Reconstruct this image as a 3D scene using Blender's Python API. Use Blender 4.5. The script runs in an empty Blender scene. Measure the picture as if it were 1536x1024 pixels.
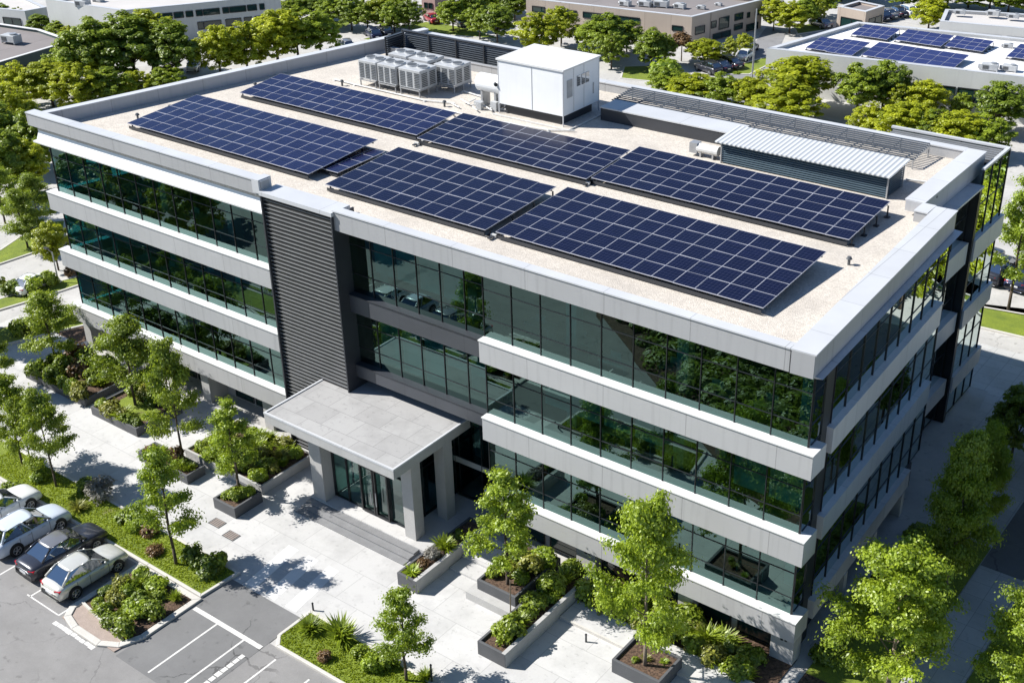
import bpy, math, random
import numpy as np
from mathutils import Vector, Matrix
random.seed(7)
S = bpy.context.scene
COL = S.collection
R = math.radians

# ------------------------------------------------------------------ camera
F_PX, YAW, PITCH, ROLL = 1866.35, -.671564, .493338, .0299136
CAM = np.array([17.39, -41.2, 40.7])
_f = np.array([math.sin(YAW)*math.cos(PITCH), math.cos(YAW)*math.cos(PITCH), -math.sin(PITCH)])
_r = np.array([math.cos(YAW), -math.sin(YAW), 0.0]); _d = np.cross(_f, _r)
_c, _s = math.cos(ROLL), math.sin(ROLL)
CM = np.array([_c*_r+_s*_d, -_s*_r+_c*_d, _f])

def at(px, py, z=0.0):
    d = CM.T @ np.array([(px-768)/F_PX, (py-512)/F_PX, 1.0]); t = (z-CAM[2])/d[2]
    p = CAM+t*d
    return (float(p[0]), float(p[1]), z)
def at2(px, py, z=0.0): return at(px, py, z)[:2]
def proj(P):
    q = CM @ (np.array(P, float)-CAM); return 768+F_PX*q[0]/q[2], 512+F_PX*q[1]/q[2], q[2]

cd = bpy.data.cameras.new('camera'); cam = bpy.data.objects.new('camera', cd); COL.objects.link(cam)
cd.sensor_width = 36; cd.lens = F_PX/1536*36; cd.clip_start = .5; cd.clip_end = 3000
cam.matrix_world = Matrix(((CM[0][0], -CM[1][0], -CM[2][0], CAM[0]), (CM[0][1], -CM[1][1], -CM[2][1], CAM[1]),
                           (CM[0][2], -CM[1][2], -CM[2][2], CAM[2]), (0, 0, 0, 1)))
S.camera = cam

# ------------------------------------------------------------------ light
SUN_EL, SUN_AZ = 42.0, 27.0      # shadows run toward +X and a little toward +Y
w = bpy.data.worlds.new('World'); S.world = w; w.use_nodes = True
nt = w.node_tree
sky = nt.nodes.new('ShaderNodeTexSky'); sky.sky_type = 'NISHITA'; sky.sun_disc = False
sky.sun_elevation = R(SUN_EL); sky.sun_rotation = R(270-SUN_AZ); sky.air_density = 1.0; sky.dust_density = .0; sky.ozone_density = 5.0
bg = nt.nodes['Background']; bg.inputs['Strength'].default_value = .072
nt.links.new(sky.outputs[0], bg.inputs['Color'])
sd = bpy.data.lights.new('sun', 'SUN'); sd.energy = 5.0; sd.angle = R(.5); sd.color = (1, .965, .91)
so = bpy.data.objects.new('sun', sd); COL.objects.link(so)
sv = Vector((-math.cos(R(SUN_AZ))*math.cos(R(SUN_EL)), -math.sin(R(SUN_AZ))*math.cos(R(SUN_EL)), math.sin(R(SUN_EL))))
so.rotation_euler = sv.to_track_quat('Z', 'Y').to_euler(); so.location = (-40, -20, 60)
S.view_settings.view_transform = 'Standard'; S.view_settings.look = 'None'
S.view_settings.exposure = .8; S.view_settings.gamma = 1
S.cycles.max_bounces = 8; S.cycles.transparent_max_bounces = 12

# ------------------------------------------------------------------ materials
class N:
    """a small node tree helper"""
    def __init__(s, name):
        s.m = bpy.data.materials.new(name); s.m.use_nodes = True; s.t = s.m.node_tree
        s.p = s.t.nodes['Principled BSDF']; s.out = s.t.nodes['Material Output']
    def n(s, typ, **kw):
        x = s.t.nodes.new(typ)
        for k, v in kw.items():
            if hasattr(x, k) and not k[0].isupper(): setattr(x, k, v)
        return x
    def l(s, a, b): s.t.links.new(a, b)
    def math(s, op, a, b=0.0, c=None):
        x = s.t.nodes.new('ShaderNodeMath'); x.operation = op
        for i, q in enumerate((a, b) if c is None else (a, b, c)):
            if isinstance(q, (int, float)): x.inputs[i].default_value = q
            else: s.l(q, x.inputs[i])
        return x.outputs[0]
    def mix(s, fac, a, b):
        x = s.t.nodes.new('ShaderNodeMix'); x.data_type = 'RGBA'
        for sock, q in ((x.inputs['Factor'], fac), (x.inputs[6], a), (x.inputs[7], b)):
            if isinstance(q, (int, float)): sock.default_value = q
            elif isinstance(q, (tuple, list)): sock.default_value = (*q, 1)
            else: s.l(q, sock)
        return x.outputs[2]
    def noise(s, scale, detail=4, vec=None, rough=.55):
        x = s.t.nodes.new('ShaderNodeTexNoise'); x.inputs['Scale'].default_value = scale; x.inputs['Detail'].default_value = detail
        x.inputs['Roughness'].default_value = rough
        s.l(vec if vec is not None else s.pos(), x.inputs['Vector']); return x.outputs['Fac']
    def pos(s):
        if not hasattr(s, 'g'): s.g = s.t.nodes.new('ShaderNodeNewGeometry')
        return s.g.outputs['Position']
    def obj(s):
        if not hasattr(s, 'tc'): s.tc = s.t.nodes.new('ShaderNodeTexCoord')
        return s.tc.outputs['Object']
    def sep(s, v):
        x = s.t.nodes.new('ShaderNodeSeparateXYZ'); s.l(v, x.inputs[0]); return x.outputs
    def ramp(s, v, lo, hi):
        x = s.t.nodes.new('ShaderNodeMapRange'); x.inputs[1].default_value = lo; x.inputs[2].default_value = hi
        s.l(v, x.inputs[0]); return x.outputs[0]
    def bump(s, h, strength=.3, dist=.02):
        x = s.t.nodes.new('ShaderNodeBump'); x.inputs['Strength'].default_value = strength; x.inputs['Distance'].default_value = dist
        s.l(h, x.inputs['Height']); s.l(x.outputs[0], s.p.inputs['Normal'])
    def set(s, col=None, rough=None, metal=None, spec=None):
        p = s.p.inputs
        if col is not None:
            if isinstance(col, (tuple, list)): p['Base Color'].default_value = (*col, 1)
            else: s.l(col, p['Base Color'])
        if rough is not None:
            if isinstance(rough, (int, float)): p['Roughness'].default_value = rough
            else: s.l(rough, p['Roughness'])
        if metal is not None: p['Metallic'].default_value = metal
        if spec is not None: p['Specular IOR Level'].default_value = spec
        return s.m
def mul(c, k): return tuple(min(1, x*k) for x in c)
def mat(name, col, rough=.6, metal=0., var=.12, scale=.8, fine=0., joints=None, spec=.5, streak=0.):
    """plain weathered surface: colour with slow patches, fine grain and thin panel joints"""
    q = N(name)
    c = q.mix(q.ramp(q.noise(scale), .3, .7), mul(col, 1-var), mul(col, 1+var*.6))
    if fine: c = q.mix(q.ramp(q.noise(22, 2), .35, .65), mul(col, 1-fine), c)
    if streak:
        mp = q.n('ShaderNodeMapping'); mp.inputs['Scale'].default_value = (2.2, 2.2, .12); q.l(q.pos(), mp.inputs[0])
        c = q.mix(q.math('MULTIPLY', q.ramp(q.noise(1.5, 3, mp.outputs[0]), .52, .75), streak), c, mul(col, .55))
    if joints:
        s3 = q.sep(q.pos())
        for ax, sp, wd in joints:
            f = q.math('DIVIDE', q.math('ADD', s3[ax], 1.3), sp)
            wn = q.n('ShaderNodeTexWhiteNoise'); wn.noise_dimensions = '1D'; q.l(q.math('FLOOR', f), wn.inputs['W'])
            c = q.mix(q.math('MULTIPLY', wn.outputs['Value'], .16), c, mul(col, .6)); f = q.math('FRACT', f)
            c = q.mix(q.math('MULTIPLY', q.math('LESS_THAN', f, wd/sp), .6), c, mul(col, .3))
    q.set(c, rough, metal, spec)
    return q.m

def leaf_mat(name, dark, light, trans=.3):
    light = mul(light, 1.12)
    q = N(name); a = q.n('ShaderNodeAttribute'); a.attribute_name = 'tint'
    oi = q.n('ShaderNodeObjectInfo')
    f = q.math('ADD', q.math('MULTIPLY', a.outputs['Fac'], .75), q.math('MULTIPLY', oi.outputs['Random'], .3))
    c = q.mix(f, dark, light)
    d = q.n('ShaderNodeBsdfDiffuse'); q.l(c, d.inputs[0])
    t = q.n('ShaderNodeBsdfTranslucent'); q.l(q.mix(.5, c, mul(light, 1.5)), t.inputs[0])
    g = q.n('ShaderNodeBsdfGlossy'); g.inputs['Roughness'].default_value = .45; g.inputs[0].default_value = (1, 1, 1, 1)
    m1 = q.n('ShaderNodeMixShader'); m1.inputs[0].default_value = trans; q.l(d.outputs[0], m1.inputs[1]); q.l(t.outputs[0], m1.inputs[2])
    m2 = q.n('ShaderNodeMixShader'); m2.inputs[0].default_value = .035; q.l(m1.outputs[0], m2.inputs[1]); q.l(g.outputs[0], m2.inputs[2])
    q.l(m2.outputs[0], q.out.inputs[0]); q.t.nodes.remove(q.p)
    return q.m

def glass_mat(name, tint, refl, base=.14, ior=1.6, gtint=(.8, .95, .93)):
    q = N(name)
    t = q.n('ShaderNodeBsdfTransparent'); t.inputs[0].default_value = (*tint, 1)
    g = q.n('ShaderNodeBsdfGlossy'); g.inputs['Roughness'].default_value = .006; g.inputs[0].default_value = (*gtint, 1)
    fr = q.n('ShaderNodeFresnel'); fr.inputs[0].default_value = ior
    f = q.math('MINIMUM', q.math('ADD', q.math('MULTIPLY', fr.outputs[0], refl), base), .9)
    m = q.n('ShaderNodeMixShader'); q.l(f, m.inputs[0]); q.l(t.outputs[0], m.inputs[1]); q.l(g.outputs[0], m.inputs[2])
    q.l(m.outputs[0], q.out.inputs[0]); q.t.nodes.remove(q.p)
    return q.m

def paving(name, col, sx, sy, var=.1, off=(0, 0), joint=.012, jd=.6):
    q = N(name)
    mp = q.n('ShaderNodeMapping'); mp.inputs['Location'].default_value = (off[0], off[1], 0); q.l(q.pos(), mp.inputs[0])
    b = q.n('ShaderNodeTexBrick'); b.offset = .0 if sx == sy else .5
    q.l(mp.outputs[0], b.inputs['Vector'])
    b.inputs['Scale'].default_value = 1; b.inputs['Brick Width'].default_value = sx; b.inputs['Row Height'].default_value = sy
    b.inputs['Mortar Size'].default_value = joint; b.inputs['Mortar Smooth'].default_value = .2; b.inputs['Bias'].default_value = 0
    b.inputs['Color1'].default_value = (*mul(col, 1-var), 1); b.inputs['Color2'].default_value = (*mul(col, 1+var*.5), 1)
    b.inputs['Mortar'].default_value = (*mul(col, jd), 1)
    c = q.mix(q.math('MULTIPLY', q.ramp(q.noise(.5, 6, rough=.7), .46, .7), .5), b.outputs[0], mul(col, .6))
    c = q.mix(q.math('MULTIPLY', q.ramp(q.noise(3.1, 5, rough=.7), .58, .66), .45), c, mul(col, .5))
    c = q.mix(q.math('MULTIPLY', q.ramp(q.noise(24, 2), .4, .7), .25), c, mul(col, .8))
    q.bump(b.outputs['Fac'], .15, -.01)
    return q.set(c, .8)

def asphalt(name, col, crack=.5):
    q = N(name)
    c = q.mix(q.ramp(q.noise(.35, 6, rough=.7), .3, .7), mul(col, .82), mul(col, 1.15))
    c = q.mix(q.math('MULTIPLY', q.ramp(q.noise(40, 2), .4, .65), .35), c, mul(col, .65))
    wv = q.n('ShaderNodeVectorMath'); wv.operation = 'MULTIPLY_ADD'
    nz = q.n('ShaderNodeTexNoise'); nz.inputs['Scale'].default_value = .9; nz.inputs['Detail'].default_value = 6; q.l(q.pos(), nz.inputs['Vector'])
    q.l(nz.outputs['Color'], wv.inputs[0]); wv.inputs[1].default_value = (1.6, 1.6, 0); q.l(q.pos(), wv.inputs[2])
    v = q.n('ShaderNodeTexVoronoi'); v.feature = 'DISTANCE_TO_EDGE'; v.inputs['Scale'].default_value = .22; q.l(wv.outputs[0], v.inputs['Vector'])
    k = q.math('MULTIPLY', q.math('LESS_THAN', v.outputs['Distance'], .006), q.ramp(q.noise(.25, 2), .45, .6))
    c = q.mix(q.math('MULTIPLY', k, crack), c, mul(col, .25))
    c = q.mix(q.math('MULTIPLY', q.ramp(q.noise(1.7, 3), .62, .7), .6), c, mul(col, .5))
    q.bump(q.noise(60, 2), .3, .01)
    return q.set(c, .85)

def panel_mat(name='photovoltaic_cells', k=1.0):
    q = N(name); s3 = q.sep(q.obj())
    mp = q.n('ShaderNodeMapping'); mp.inputs['Scale'].default_value = (1.1, 26, 1); q.l(q.pos(), mp.inputs[0])
    st = q.noise(1.0, 3, mp.outputs[0])
    c = q.mix(q.ramp(st, .3, .75), mul((.0026, .0035, .014), k), mul((.0075, .0105, .041), k))
    oi = q.n('ShaderNodeObjectInfo')
    c = q.mix(q.math('MULTIPLY', oi.outputs['Random'], .5), c, mul((.004, .005, .02), k))
    for ax, sp in ((0, .19), (1, .23)):
        f = q.math('FRACT', q.math('DIVIDE', s3[ax], sp))
        c = q.mix(q.math('MULTIPLY', q.math('LESS_THAN', f, .05), .16), c, (.2, .22, .34))
    p = q.p.inputs; p['Coat Weight'].default_value = .0
    return q.set(c, .18, 0, .22)

def gravel_mat():
    q = N('roof_gravel')
    v = q.n('ShaderNodeTexVoronoi'); v.inputs['Scale'].default_value = 16; q.l(q.pos(), v.inputs['Vector'])
    c = q.mix(q.ramp(q.sep(v.outputs['Color'])[0], 0, 1), (.42, .385, .335), (.60, .55, .485))
    c = q.mix(q.math('MULTIPLY', q.ramp(q.noise(.3, 6, rough=.75), .45, .68), .55), c, (.34, .31, .275))
    c = q.mix(q.math('MULTIPLY', q.ramp(q.noise(7, 2), .64, .72), .4), c, (.28, .24, .2))
    q.bump(v.outputs['Distance'], .5, .03)
    return q.set(c, .9)

def grass_mat():
    q = N('lawn_turf')
    c = q.mix(q.ramp(q.noise(.7, 5, rough=.7), .3, .7), (.12, .165, .014), (.235, .29, .02))
    c = q.mix(q.math('MULTIPLY', q.ramp(q.noise(14, 3), .4, .7), .6), c, (.06, .1, .012))
    c = q.mix(q.math('MULTIPLY', q.ramp(q.noise(.9, 4), .64, .72), .55), c, (.16, .13, .06))
    q.bump(q.noise(45, 2), .6, .05)
    return q.set(c, .9)
def soil_mat():
    q = N('bark_mulch')
    c = q.mix(q.ramp(q.noise(9, 4), .35, .7), (.035, .02, .012), (.16, .1, .065))
    q.bump(q.noise(30, 3), .7, .05)
    return q.set(c, .95)
def corr_mat():
    q = N('corrugated_metal'); s3 = q.sep(q.pos())
    wv = q.math('SINE', q.math('MULTIPLY', s3[0], 2*math.pi/.28))
    c = q.mix(q.ramp(wv, -1, 1), (.5, .52, .53), (.72, .73, .73)); q.bump(wv, .6, .03)
    return q.set(c, .4, .3)

M = dict(
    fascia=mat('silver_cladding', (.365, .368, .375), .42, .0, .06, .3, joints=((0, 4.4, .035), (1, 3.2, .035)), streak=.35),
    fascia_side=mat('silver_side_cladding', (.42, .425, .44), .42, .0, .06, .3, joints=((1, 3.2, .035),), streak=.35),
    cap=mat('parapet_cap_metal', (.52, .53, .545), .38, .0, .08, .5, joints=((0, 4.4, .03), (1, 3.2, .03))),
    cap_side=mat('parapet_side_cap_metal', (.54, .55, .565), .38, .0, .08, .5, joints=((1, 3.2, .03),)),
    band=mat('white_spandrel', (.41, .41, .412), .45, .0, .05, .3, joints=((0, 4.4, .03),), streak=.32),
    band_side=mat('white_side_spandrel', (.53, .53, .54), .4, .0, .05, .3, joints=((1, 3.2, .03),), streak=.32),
    bandtop=mat('white_ledge', (.62, .62, .61), .5, .0, .06, .6),
    white=mat('white_paint', (.74, .75, .76), .45, .0, .05, .4, streak=.08),
    charcoal=mat('charcoal_metal', (.035, .038, .045), .45, .0, .15, .5),
    charcoal_band=mat('charcoal_spandrel', (.06, .065, .075), .42, .0, .12, .5, joints=((0, 2.2, .02),)),
    black=mat('black_frame', (.012, .013, .015), .4, .0, .2, 1),
    mull=mat('mullion_metal', (.03, .034, .038), .35, .3, .2, 1),
    slat=mat('louvre_slat', (.30, .31, .32), .4, .3, .1, 1),
    dslat=mat('dark_louvre_slat', (.085, .10, .12), .4, .3, .15, 1),
    shedslat=mat('shade_toned_louvre', (.10, .15, .19), .35, .3, .1, 1),  # shade under the shed roof overhang is put into this slat colour
    concrete=mat('cast_concrete', (.42, .415, .405), .8, .0, .14, 1.2, .12, streak=.25),
    canopy_top=paving('canopy_slabs', (.35, .347, .342), 1.9, 1.5, .1, (.2, .4), .016, .6),
    dconcrete=mat('dark_concrete', (.09, .093, .1), .75, .0, .15, 1.5, .15),
    steps=mat('granite_step', (.23, .232, .238), .6, .0, .2, 1.5, .2),
    plaza=paving('plaza_concrete', (.495, .49, .48), 3.1, 2.1, .07, (.3, .1), .014, .62),
    walk=paving('walk_slabs', (.46, .46, .45), 1.15, 1.15, .08, (.1, .2), .014, .5),
    kerb=mat('kerb_concrete', (.55, .53, .49), .85, .0, .14, 1.5, .15),
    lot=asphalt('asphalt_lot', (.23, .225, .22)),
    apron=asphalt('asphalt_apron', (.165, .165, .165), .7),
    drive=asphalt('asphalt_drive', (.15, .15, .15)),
    ground=asphalt('ground_surface', (.44, .43, .41), .3),
    road=asphalt('road_asphalt', (.22, .22, .225)),
    paint=mat('road_paint', (.72, .71, .68), .8, .0, .25, 3, .3),
    crosspaint=mat('pale_paving', (.72, .71, .69), .8, .0, .12, 1.2, .1),
    turf=grass_mat(), soil=soil_mat(), gravel=gravel_mat(), corr=corr_mat(), pv=panel_mat(), pv2=panel_mat('sky_sheen_photovoltaic_cells', 1.9), pv3=panel_mat('pale_photovoltaic_cells', 4.2),  # pv2: stronger sky reflection painted in as a lighter cell colour
    pvframe=mat('panel_frame', (.46, .47, .52), .4, .2, .05, 2),
    steel=mat('galvanised_steel', (.40, .41, .42), .42, .5, .15, 2),
    hvac=mat('hvac_casing', (.44, .45, .455), .45, .1, .12, 1.5, streak=.3),
    hvacdark=mat('hvac_grille', (.10, .105, .11), .5, .3, .2, 3),
    brick=mat('red_brown_stone', (.36, .29, .25), .9, .0, .2, 3, .2),
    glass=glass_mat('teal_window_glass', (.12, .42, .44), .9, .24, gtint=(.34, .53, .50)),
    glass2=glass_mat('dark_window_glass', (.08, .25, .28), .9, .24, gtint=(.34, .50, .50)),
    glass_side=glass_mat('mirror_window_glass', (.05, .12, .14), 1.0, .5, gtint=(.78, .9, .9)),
    lobby=glass_mat('lobby_glass', (.42, .66, .62), .8, .10),
    carpet=mat('office_carpet', (.13, .14, .14), .9, 0, .2, 1),
    ceiling=mat('office_ceiling', (.5, .5, .48), .8, 0, .05, 1),
    inner=mat('office_wall', (.10, .12, .12), .8, 0, .3, .25),
    incol=mat('office_column', (.6, .62, .6), .7, 0, .1, 1),
    blind=mat('roller_blind', (.5, .52, .5), .8, 0, .06, 1),
    desk=mat('office_desk', (.55, .55, .53), .5, 0, .15, 1),
    bark=mat('tree_bark', (.10, .075, .055), .9, 0, .35, 6, .3),
    palebark=mat('pale_tree_bark', (.24, .19, .14), .9, 0, .3, 6, .3),
    beige=mat('beige_wall', (.42, .35, .29), .8, 0, .08, .3, joints=((0, 3.5, .05),), streak=.15),
    offwhite=mat('offwhite_wall', (.56, .56, .54), .75, 0, .06, .3, streak=.15),
    greyroof=mat('grey_roof_felt', (.22, .2, .195), .9, 0, .2, .3, .15, joints=((0, 6, .08),)),
    paleroof=mat('pale_roof_felt', (.5, .48, .46), .85, 0, .12, .3, .1),
    whiteroof=mat('white_roof_membrane', (.74, .73, .72), .7, 0, .08, .3),
    teal=mat('dark_green_wall', (.06, .09, .085), .7, 0, .15, .5),
    pink=mat('pink_wall', (.5, .33, .3), .8, 0, .08, .5),
    tyre=mat('tyre_rubber', (.018, .018, .018), .8, 0, .2, 8),
    rim=mat('alloy_rim', (.45, .46, .47), .3, .8, .1, 5),
    lens=mat('headlight_lens', (.7, .72, .74), .1, .3, .05, 5),
    red=mat('tail_light_lens', (.42, .01, .02), .15, 0, .2, 5),
    pipe=mat('pale_pipe', (.6, .6, .58), .5, 0, .15, 3),
)
q = N('car_glass'); q.set((.012, .016, .02), .03, 0, .8); g_ = q.n('ShaderNodeBsdfGlossy'); g_.inputs['Roughness'].default_value = .02; g_.inputs[0].default_value = (.9, .95, 1, 1)
x_ = q.n('ShaderNodeMixShader'); x_.inputs[0].default_value = .32; q.l(q.p.outputs[0], x_.inputs[1]); q.l(g_.outputs[0], x_.inputs[2]); q.l(x_.outputs[0], q.out.inputs[0]); M['carglass'] = q.m
LEAF = dict(
    lime=leaf_mat('lime_leaves', (.10, .16, .012), (.35, .44, .03), .42),
    sunny=leaf_mat('sunny_yellow_green_leaves', (.13, .175, .01), (.44, .47, .02), .42),
    green=leaf_mat('green_leaves', (.075, .12, .011), (.31, .385, .026), .38),
    deep=leaf_mat('deep_green_leaves', (.05, .09, .009), (.23, .3, .02), .34),
    olive=leaf_mat('olive_leaves', (.08, .1, .014), (.28, .28, .04), .3),
    rust=leaf_mat('rusty_leaves', (.08, .05, .02), (.24, .14, .06), .3),
    silver=leaf_mat('silver_leaves', (.12, .12, .1), (.34, .32, .28), .3),
)

# ------------------------------------------------------------------ mesh helpers
def tag(o, label=None, cat=None, group=None, kind=None):
    for k, v in (('label', label), ('category', cat), ('group', group), ('kind', kind)):
        if v: o[k] = v
    return o
def empty(name, loc, label, cat, group=None, rz=0.):
    o = bpy.data.objects.new(name, None); o.empty_display_size = .3; COL.objects.link(o)
    o.location = loc; o.rotation_euler = (0, 0, rz)
    return tag(o, label, cat, group)
class MB:
    def __init__(s): s.v = []; s.f = []; s.mi = []
    def quad(s, a, b, c, d, m=0):
        i = len(s.v); s.v += [a, b, c, d]; s.f.append((i, i+1, i+2, i+3)); s.mi.append(m); return s
    def hexa(s, p, m=0):
        """eight corners: bottom ring (4) then top ring (4), counter-clockwise from above"""
        i = len(s.v); s.v += [tuple(q) for q in p]
        for f in ((3, 2, 1, 0), (4, 5, 6, 7), (0, 1, 5, 4), (1, 2, 6, 5), (2, 3, 7, 6), (3, 0, 4, 7)):
            s.f.append(tuple(i+k for k in f)); s.mi.append(m)
        return s
    def box(s, x0, x1, y0, y1, z0, z1, m=0):
        return s.hexa([(x0, y0, z0), (x1, y0, z0), (x1, y1, z0), (x0, y1, z0), (x0, y0, z1), (x1, y0, z1), (x1, y1, z1), (x0, y1, z1)], m)
    def bar(s, a, b, wd, ht, m=0):
        """box beam along a-b, width across (horizontal) and height"""
        a, b = Vector(a), Vector(b); d = (b-a).normalized()
        u = d.cross(Vector((0, 0, 1)));
        if u.length < 1e-4: u = Vector((1, 0, 0))
        u.normalize(); v = u.cross(d)
        u *= wd/2; v *= ht/2
        return s.hexa([a+u-v, b+u-v, b-u-v, a-u-v, a+u+v, b+u+v, b-u+v, a-u+v], m)
    def prism(s, poly, z0, z1, m=0, mtop=None):
        """poly: (x, y) counter-clockwise"""
        n = len(poly); i = len(s.v)
        if sum(poly[k][0]*poly[(k+1) % n][1]-poly[(k+1) % n][0]*poly[k][1] for k in range(n)) < 0: poly = poly[::-1]
        s.v += [(p[0], p[1], z0) for p in poly]+[(p[0], p[1], z1) for p in poly]
        s.f.append(tuple(range(i+n-1, i-1, -1))); s.mi.append(m)
        s.f.append(tuple(range(i+n, i+2*n))); s.mi.append(m if mtop is None else mtop)
        for k in range(n):
            j = (k+1) % n; s.f.append((i+k, i+j, i+n+j, i+n+k)); s.mi.append(m)
        return s
    def tube(s, a, b, r, n=8, r2=None, m=0, cap=True):
        a, b = Vector(a), Vector(b); r2 = r if r2 is None else r2
        d = (b-a).normalized(); u = d.orthogonal().normalized(); v = d.cross(u); i = len(s.v)
        for k in range(n):
            t = 2*math.pi*k/n; s.v.append(tuple(a+(u*math.cos(t)+v*math.sin(t))*r))
        for k in range(n):
            t = 2*math.pi*k/n; s.v.append(tuple(b+(u*math.cos(t)+v*math.sin(t))*r2))
        for k in range(n):
            j = (k+1) % n; s.f.append((i+k, i+j, i+n+j, i+n+k)); s.mi.append(m)
        if cap:
            s.f.append(tuple(range(i+n-1, i-1, -1))); s.mi.append(m); s.f.append(tuple(range(i+n, i+2*n))); s.mi.append(m)
        return s
    def build(s, name, mats, parent=None, smooth=False, bevel=0., local=False):
        me = bpy.data.meshes.new(name); me.from_pydata(s.v, [], s.f)
        for m in (mats if isinstance(mats, (list, tuple)) else [mats]): me.materials.append(m)
        me.polygons.foreach_set('material_index', s.mi)
        if smooth: me.polygons.foreach_set('use_smooth', [True]*len(s.f))
        me.update()
        o = bpy.data.objects.new(name, me); COL.objects.link(o)
        if parent is not None:
            o.parent = parent
            if not local:
                if parent.parent is None: o.matrix_parent_inverse = Matrix.Translation(-parent.location)
        if bevel:
            bm = o.modifiers.new('edge', 'BEVEL'); bm.width = bevel; bm.segments = 2; bm.limit_method = 'ANGLE'
        return o
def copy_tree(o, parent=None):
    c = o.copy(); COL.objects.link(c)
    if parent is not None: c.parent = parent; c.matrix_parent_inverse = o.matrix_parent_inverse.copy()
    for ch in list(o.children): copy_tree(ch, c)
    return c
def offset_poly(poly, d):
    """shrink a counter-clockwise polygon by d"""
    n = len(poly)
    if sum(poly[k][0]*poly[(k+1) % n][1]-poly[(k+1) % n][0]*poly[k][1] for k in range(n)) < 0: poly = poly[::-1]
    out = []
    for k in range(n):
        p0, p1, p2 = Vector(poly[k-1]), Vector(poly[k]), Vector(poly[(k+1) % n])
        a = (p1-p0).normalized(); b = (p2-p1).normalized()
        na, nb = Vector((-a.y, a.x)), Vector((-b.y, b.x)); m = (na+nb); m /= max(.2, m.dot(na))
        out.append((p1.x+m.x*d, p1.y+m.y*d))
    return poly, out
def sheet(name, poly, z, m, label=None, th=.3):
    o = MB().prism(poly, z-th, z).build(name, m); return tag(o, label or None, None, None, 'structure')
def rect(x0, x1, y0, y1): return [(x0, y0), (x1, y0), (x1, y1), (x0, y1)]
def ringmb(poly, wd, z0, z1, mb=None):
    mb = mb or MB(); po, pi = offset_poly(poly, wd); n = len(po)
    for k in range(n):
        j = (k+1) % n
        mb.hexa([(*po[k], z0), (*po[j], z0), (*pi[j], z0), (*pi[k], z0), (*po[k], z1), (*po[j], z1), (*pi[j], z1), (*pi[k], z1)])
    return mb
ORD = ['first', 'second', 'third', 'fourth', 'fifth', 'sixth', 'seventh', 'eighth', 'ninth', 'tenth', 'eleventh', 'twelfth', 'thirteenth', 'fourteenth',
       'fifteenth', 'sixteenth', 'seventeenth', 'eighteenth', 'nineteenth', 'twentieth', 'twenty-first', 'twenty-second', 'twenty-third', 'twenty-fourth',
       'twenty-fifth', 'twenty-sixth', 'twenty-seventh', 'twenty-eighth', 'twenty-ninth', 'thirtieth']

# ------------------------------------------------------------------ the ground
sheet('ground', rect(-420, 300, -260, 560), -.03, M['ground'], th=1)
sheet('parking_lot', [(-130, -75), (30, -75), (30, -13.0), (-10, -13.0), (-16, -12.75), (-20.7, -12.75), (-26, -12.7), (-130, -12.7)], -.012, M['lot'])
sheet('plaza_paving', [(-62, -12), (-57.5, -10.1), (-25.6, -10.1), (-25.6, -10.6), (-20.6, -10.6), (-20.6, -12.0), (-10, -12.95), (30, -12.95), (30, -4.5), (1.2, -4.5), (1.2, .4), (-62, .4)], .0, M['plaza'])
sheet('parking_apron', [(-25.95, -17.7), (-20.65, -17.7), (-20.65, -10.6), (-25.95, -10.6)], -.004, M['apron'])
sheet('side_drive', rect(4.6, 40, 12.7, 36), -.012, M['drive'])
sheet('rear_paving', [(1.0, 14.5), (4.6, 14.5), (4.6, 36), (-36, 36), (-36, 30), (-1, 30)], -.016, M['walk'])
sheet('side_walk', rect(4.62, 6.95, -4.4, 12.7), .004, M['walk'])
sheet('rear_road', [at2(1060, 160), at2(1132, 160), at2(1180, 48), at2(1150, 40)], -.02, M['road'])
sheet('rear_parking_lot', [at2(455, 95), at2(640, 42), at2(700, 20), at2(560, 20), at2(440, 60)], -.022, M['ground'])

def paint(name, poly, m='paint', z=.001): sheet(name, poly, z, M[m], th=.003)
for x in (-23.75, -21.8): paint('bay_line', rect(x-.05, x+.05, -17.5, -13.35), z=.0)
for x in (-19.55, -17.3): paint('bay_line', rect(x-.05, x+.05, -17.5, -13.35), z=-.008)
paint('stop_line', rect(-25.6, -20.7, -13.35, -13.1), z=.0)
for x in (-41.6, -38.95, -36.0, -33.15, -44.2, -46.9): paint('bay_line', rect(x-.05, x+.05, -17.6, -12.75), z=-.008)
paint('bay_line', rect(-30.75, -30.65, -17.6, -17.0), z=-.008)
paint('bay_line', rect(-33.4, -30.75, -17.62, -17.55), z=-.008)
mbp = MB()
for k in range(9):
    x = -30.45+k*.36; mbp.box(x, x+.34-random.random()*.05, -18.15+random.random()*.06, -17.88-random.random()*.05, -.012, -.0075)
tag(mbp.build('stencilled_marking', M['paint']), None, None, None, 'structure')
mbp = MB()
for k in range(7):
    y = -16.5+k*.36; mbp.box(-21.15+random.random()*.05, -20.85-random.random()*.06, y, y+.33-random.random()*.06, -.0035, .001)
tag(mbp.build('stencilled_marking', M['paint']), None, None, None, 'structure')
for x in (-25.0, -23.5, -22.0): paint('crossing_stripe', [(x, -10.45), (x+.75, -10.45), (x+.25, -6.9), (x-.5, -6.9)], 'crosspaint', .004)

TREES = []
def kerb_bed(name, poly, label, fill, h=.13, wd=.18, kerb=True, cat='kerb'):
    po, pi = offset_poly(poly, wd)
    if kerb: tag(ringmb(poly, wd, -.2, h).build('kerb', M['kerb'], bevel=.03), None, None, None, 'structure')
    sheet(name, pi, h-.03, M[fill])
    return pi
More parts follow.
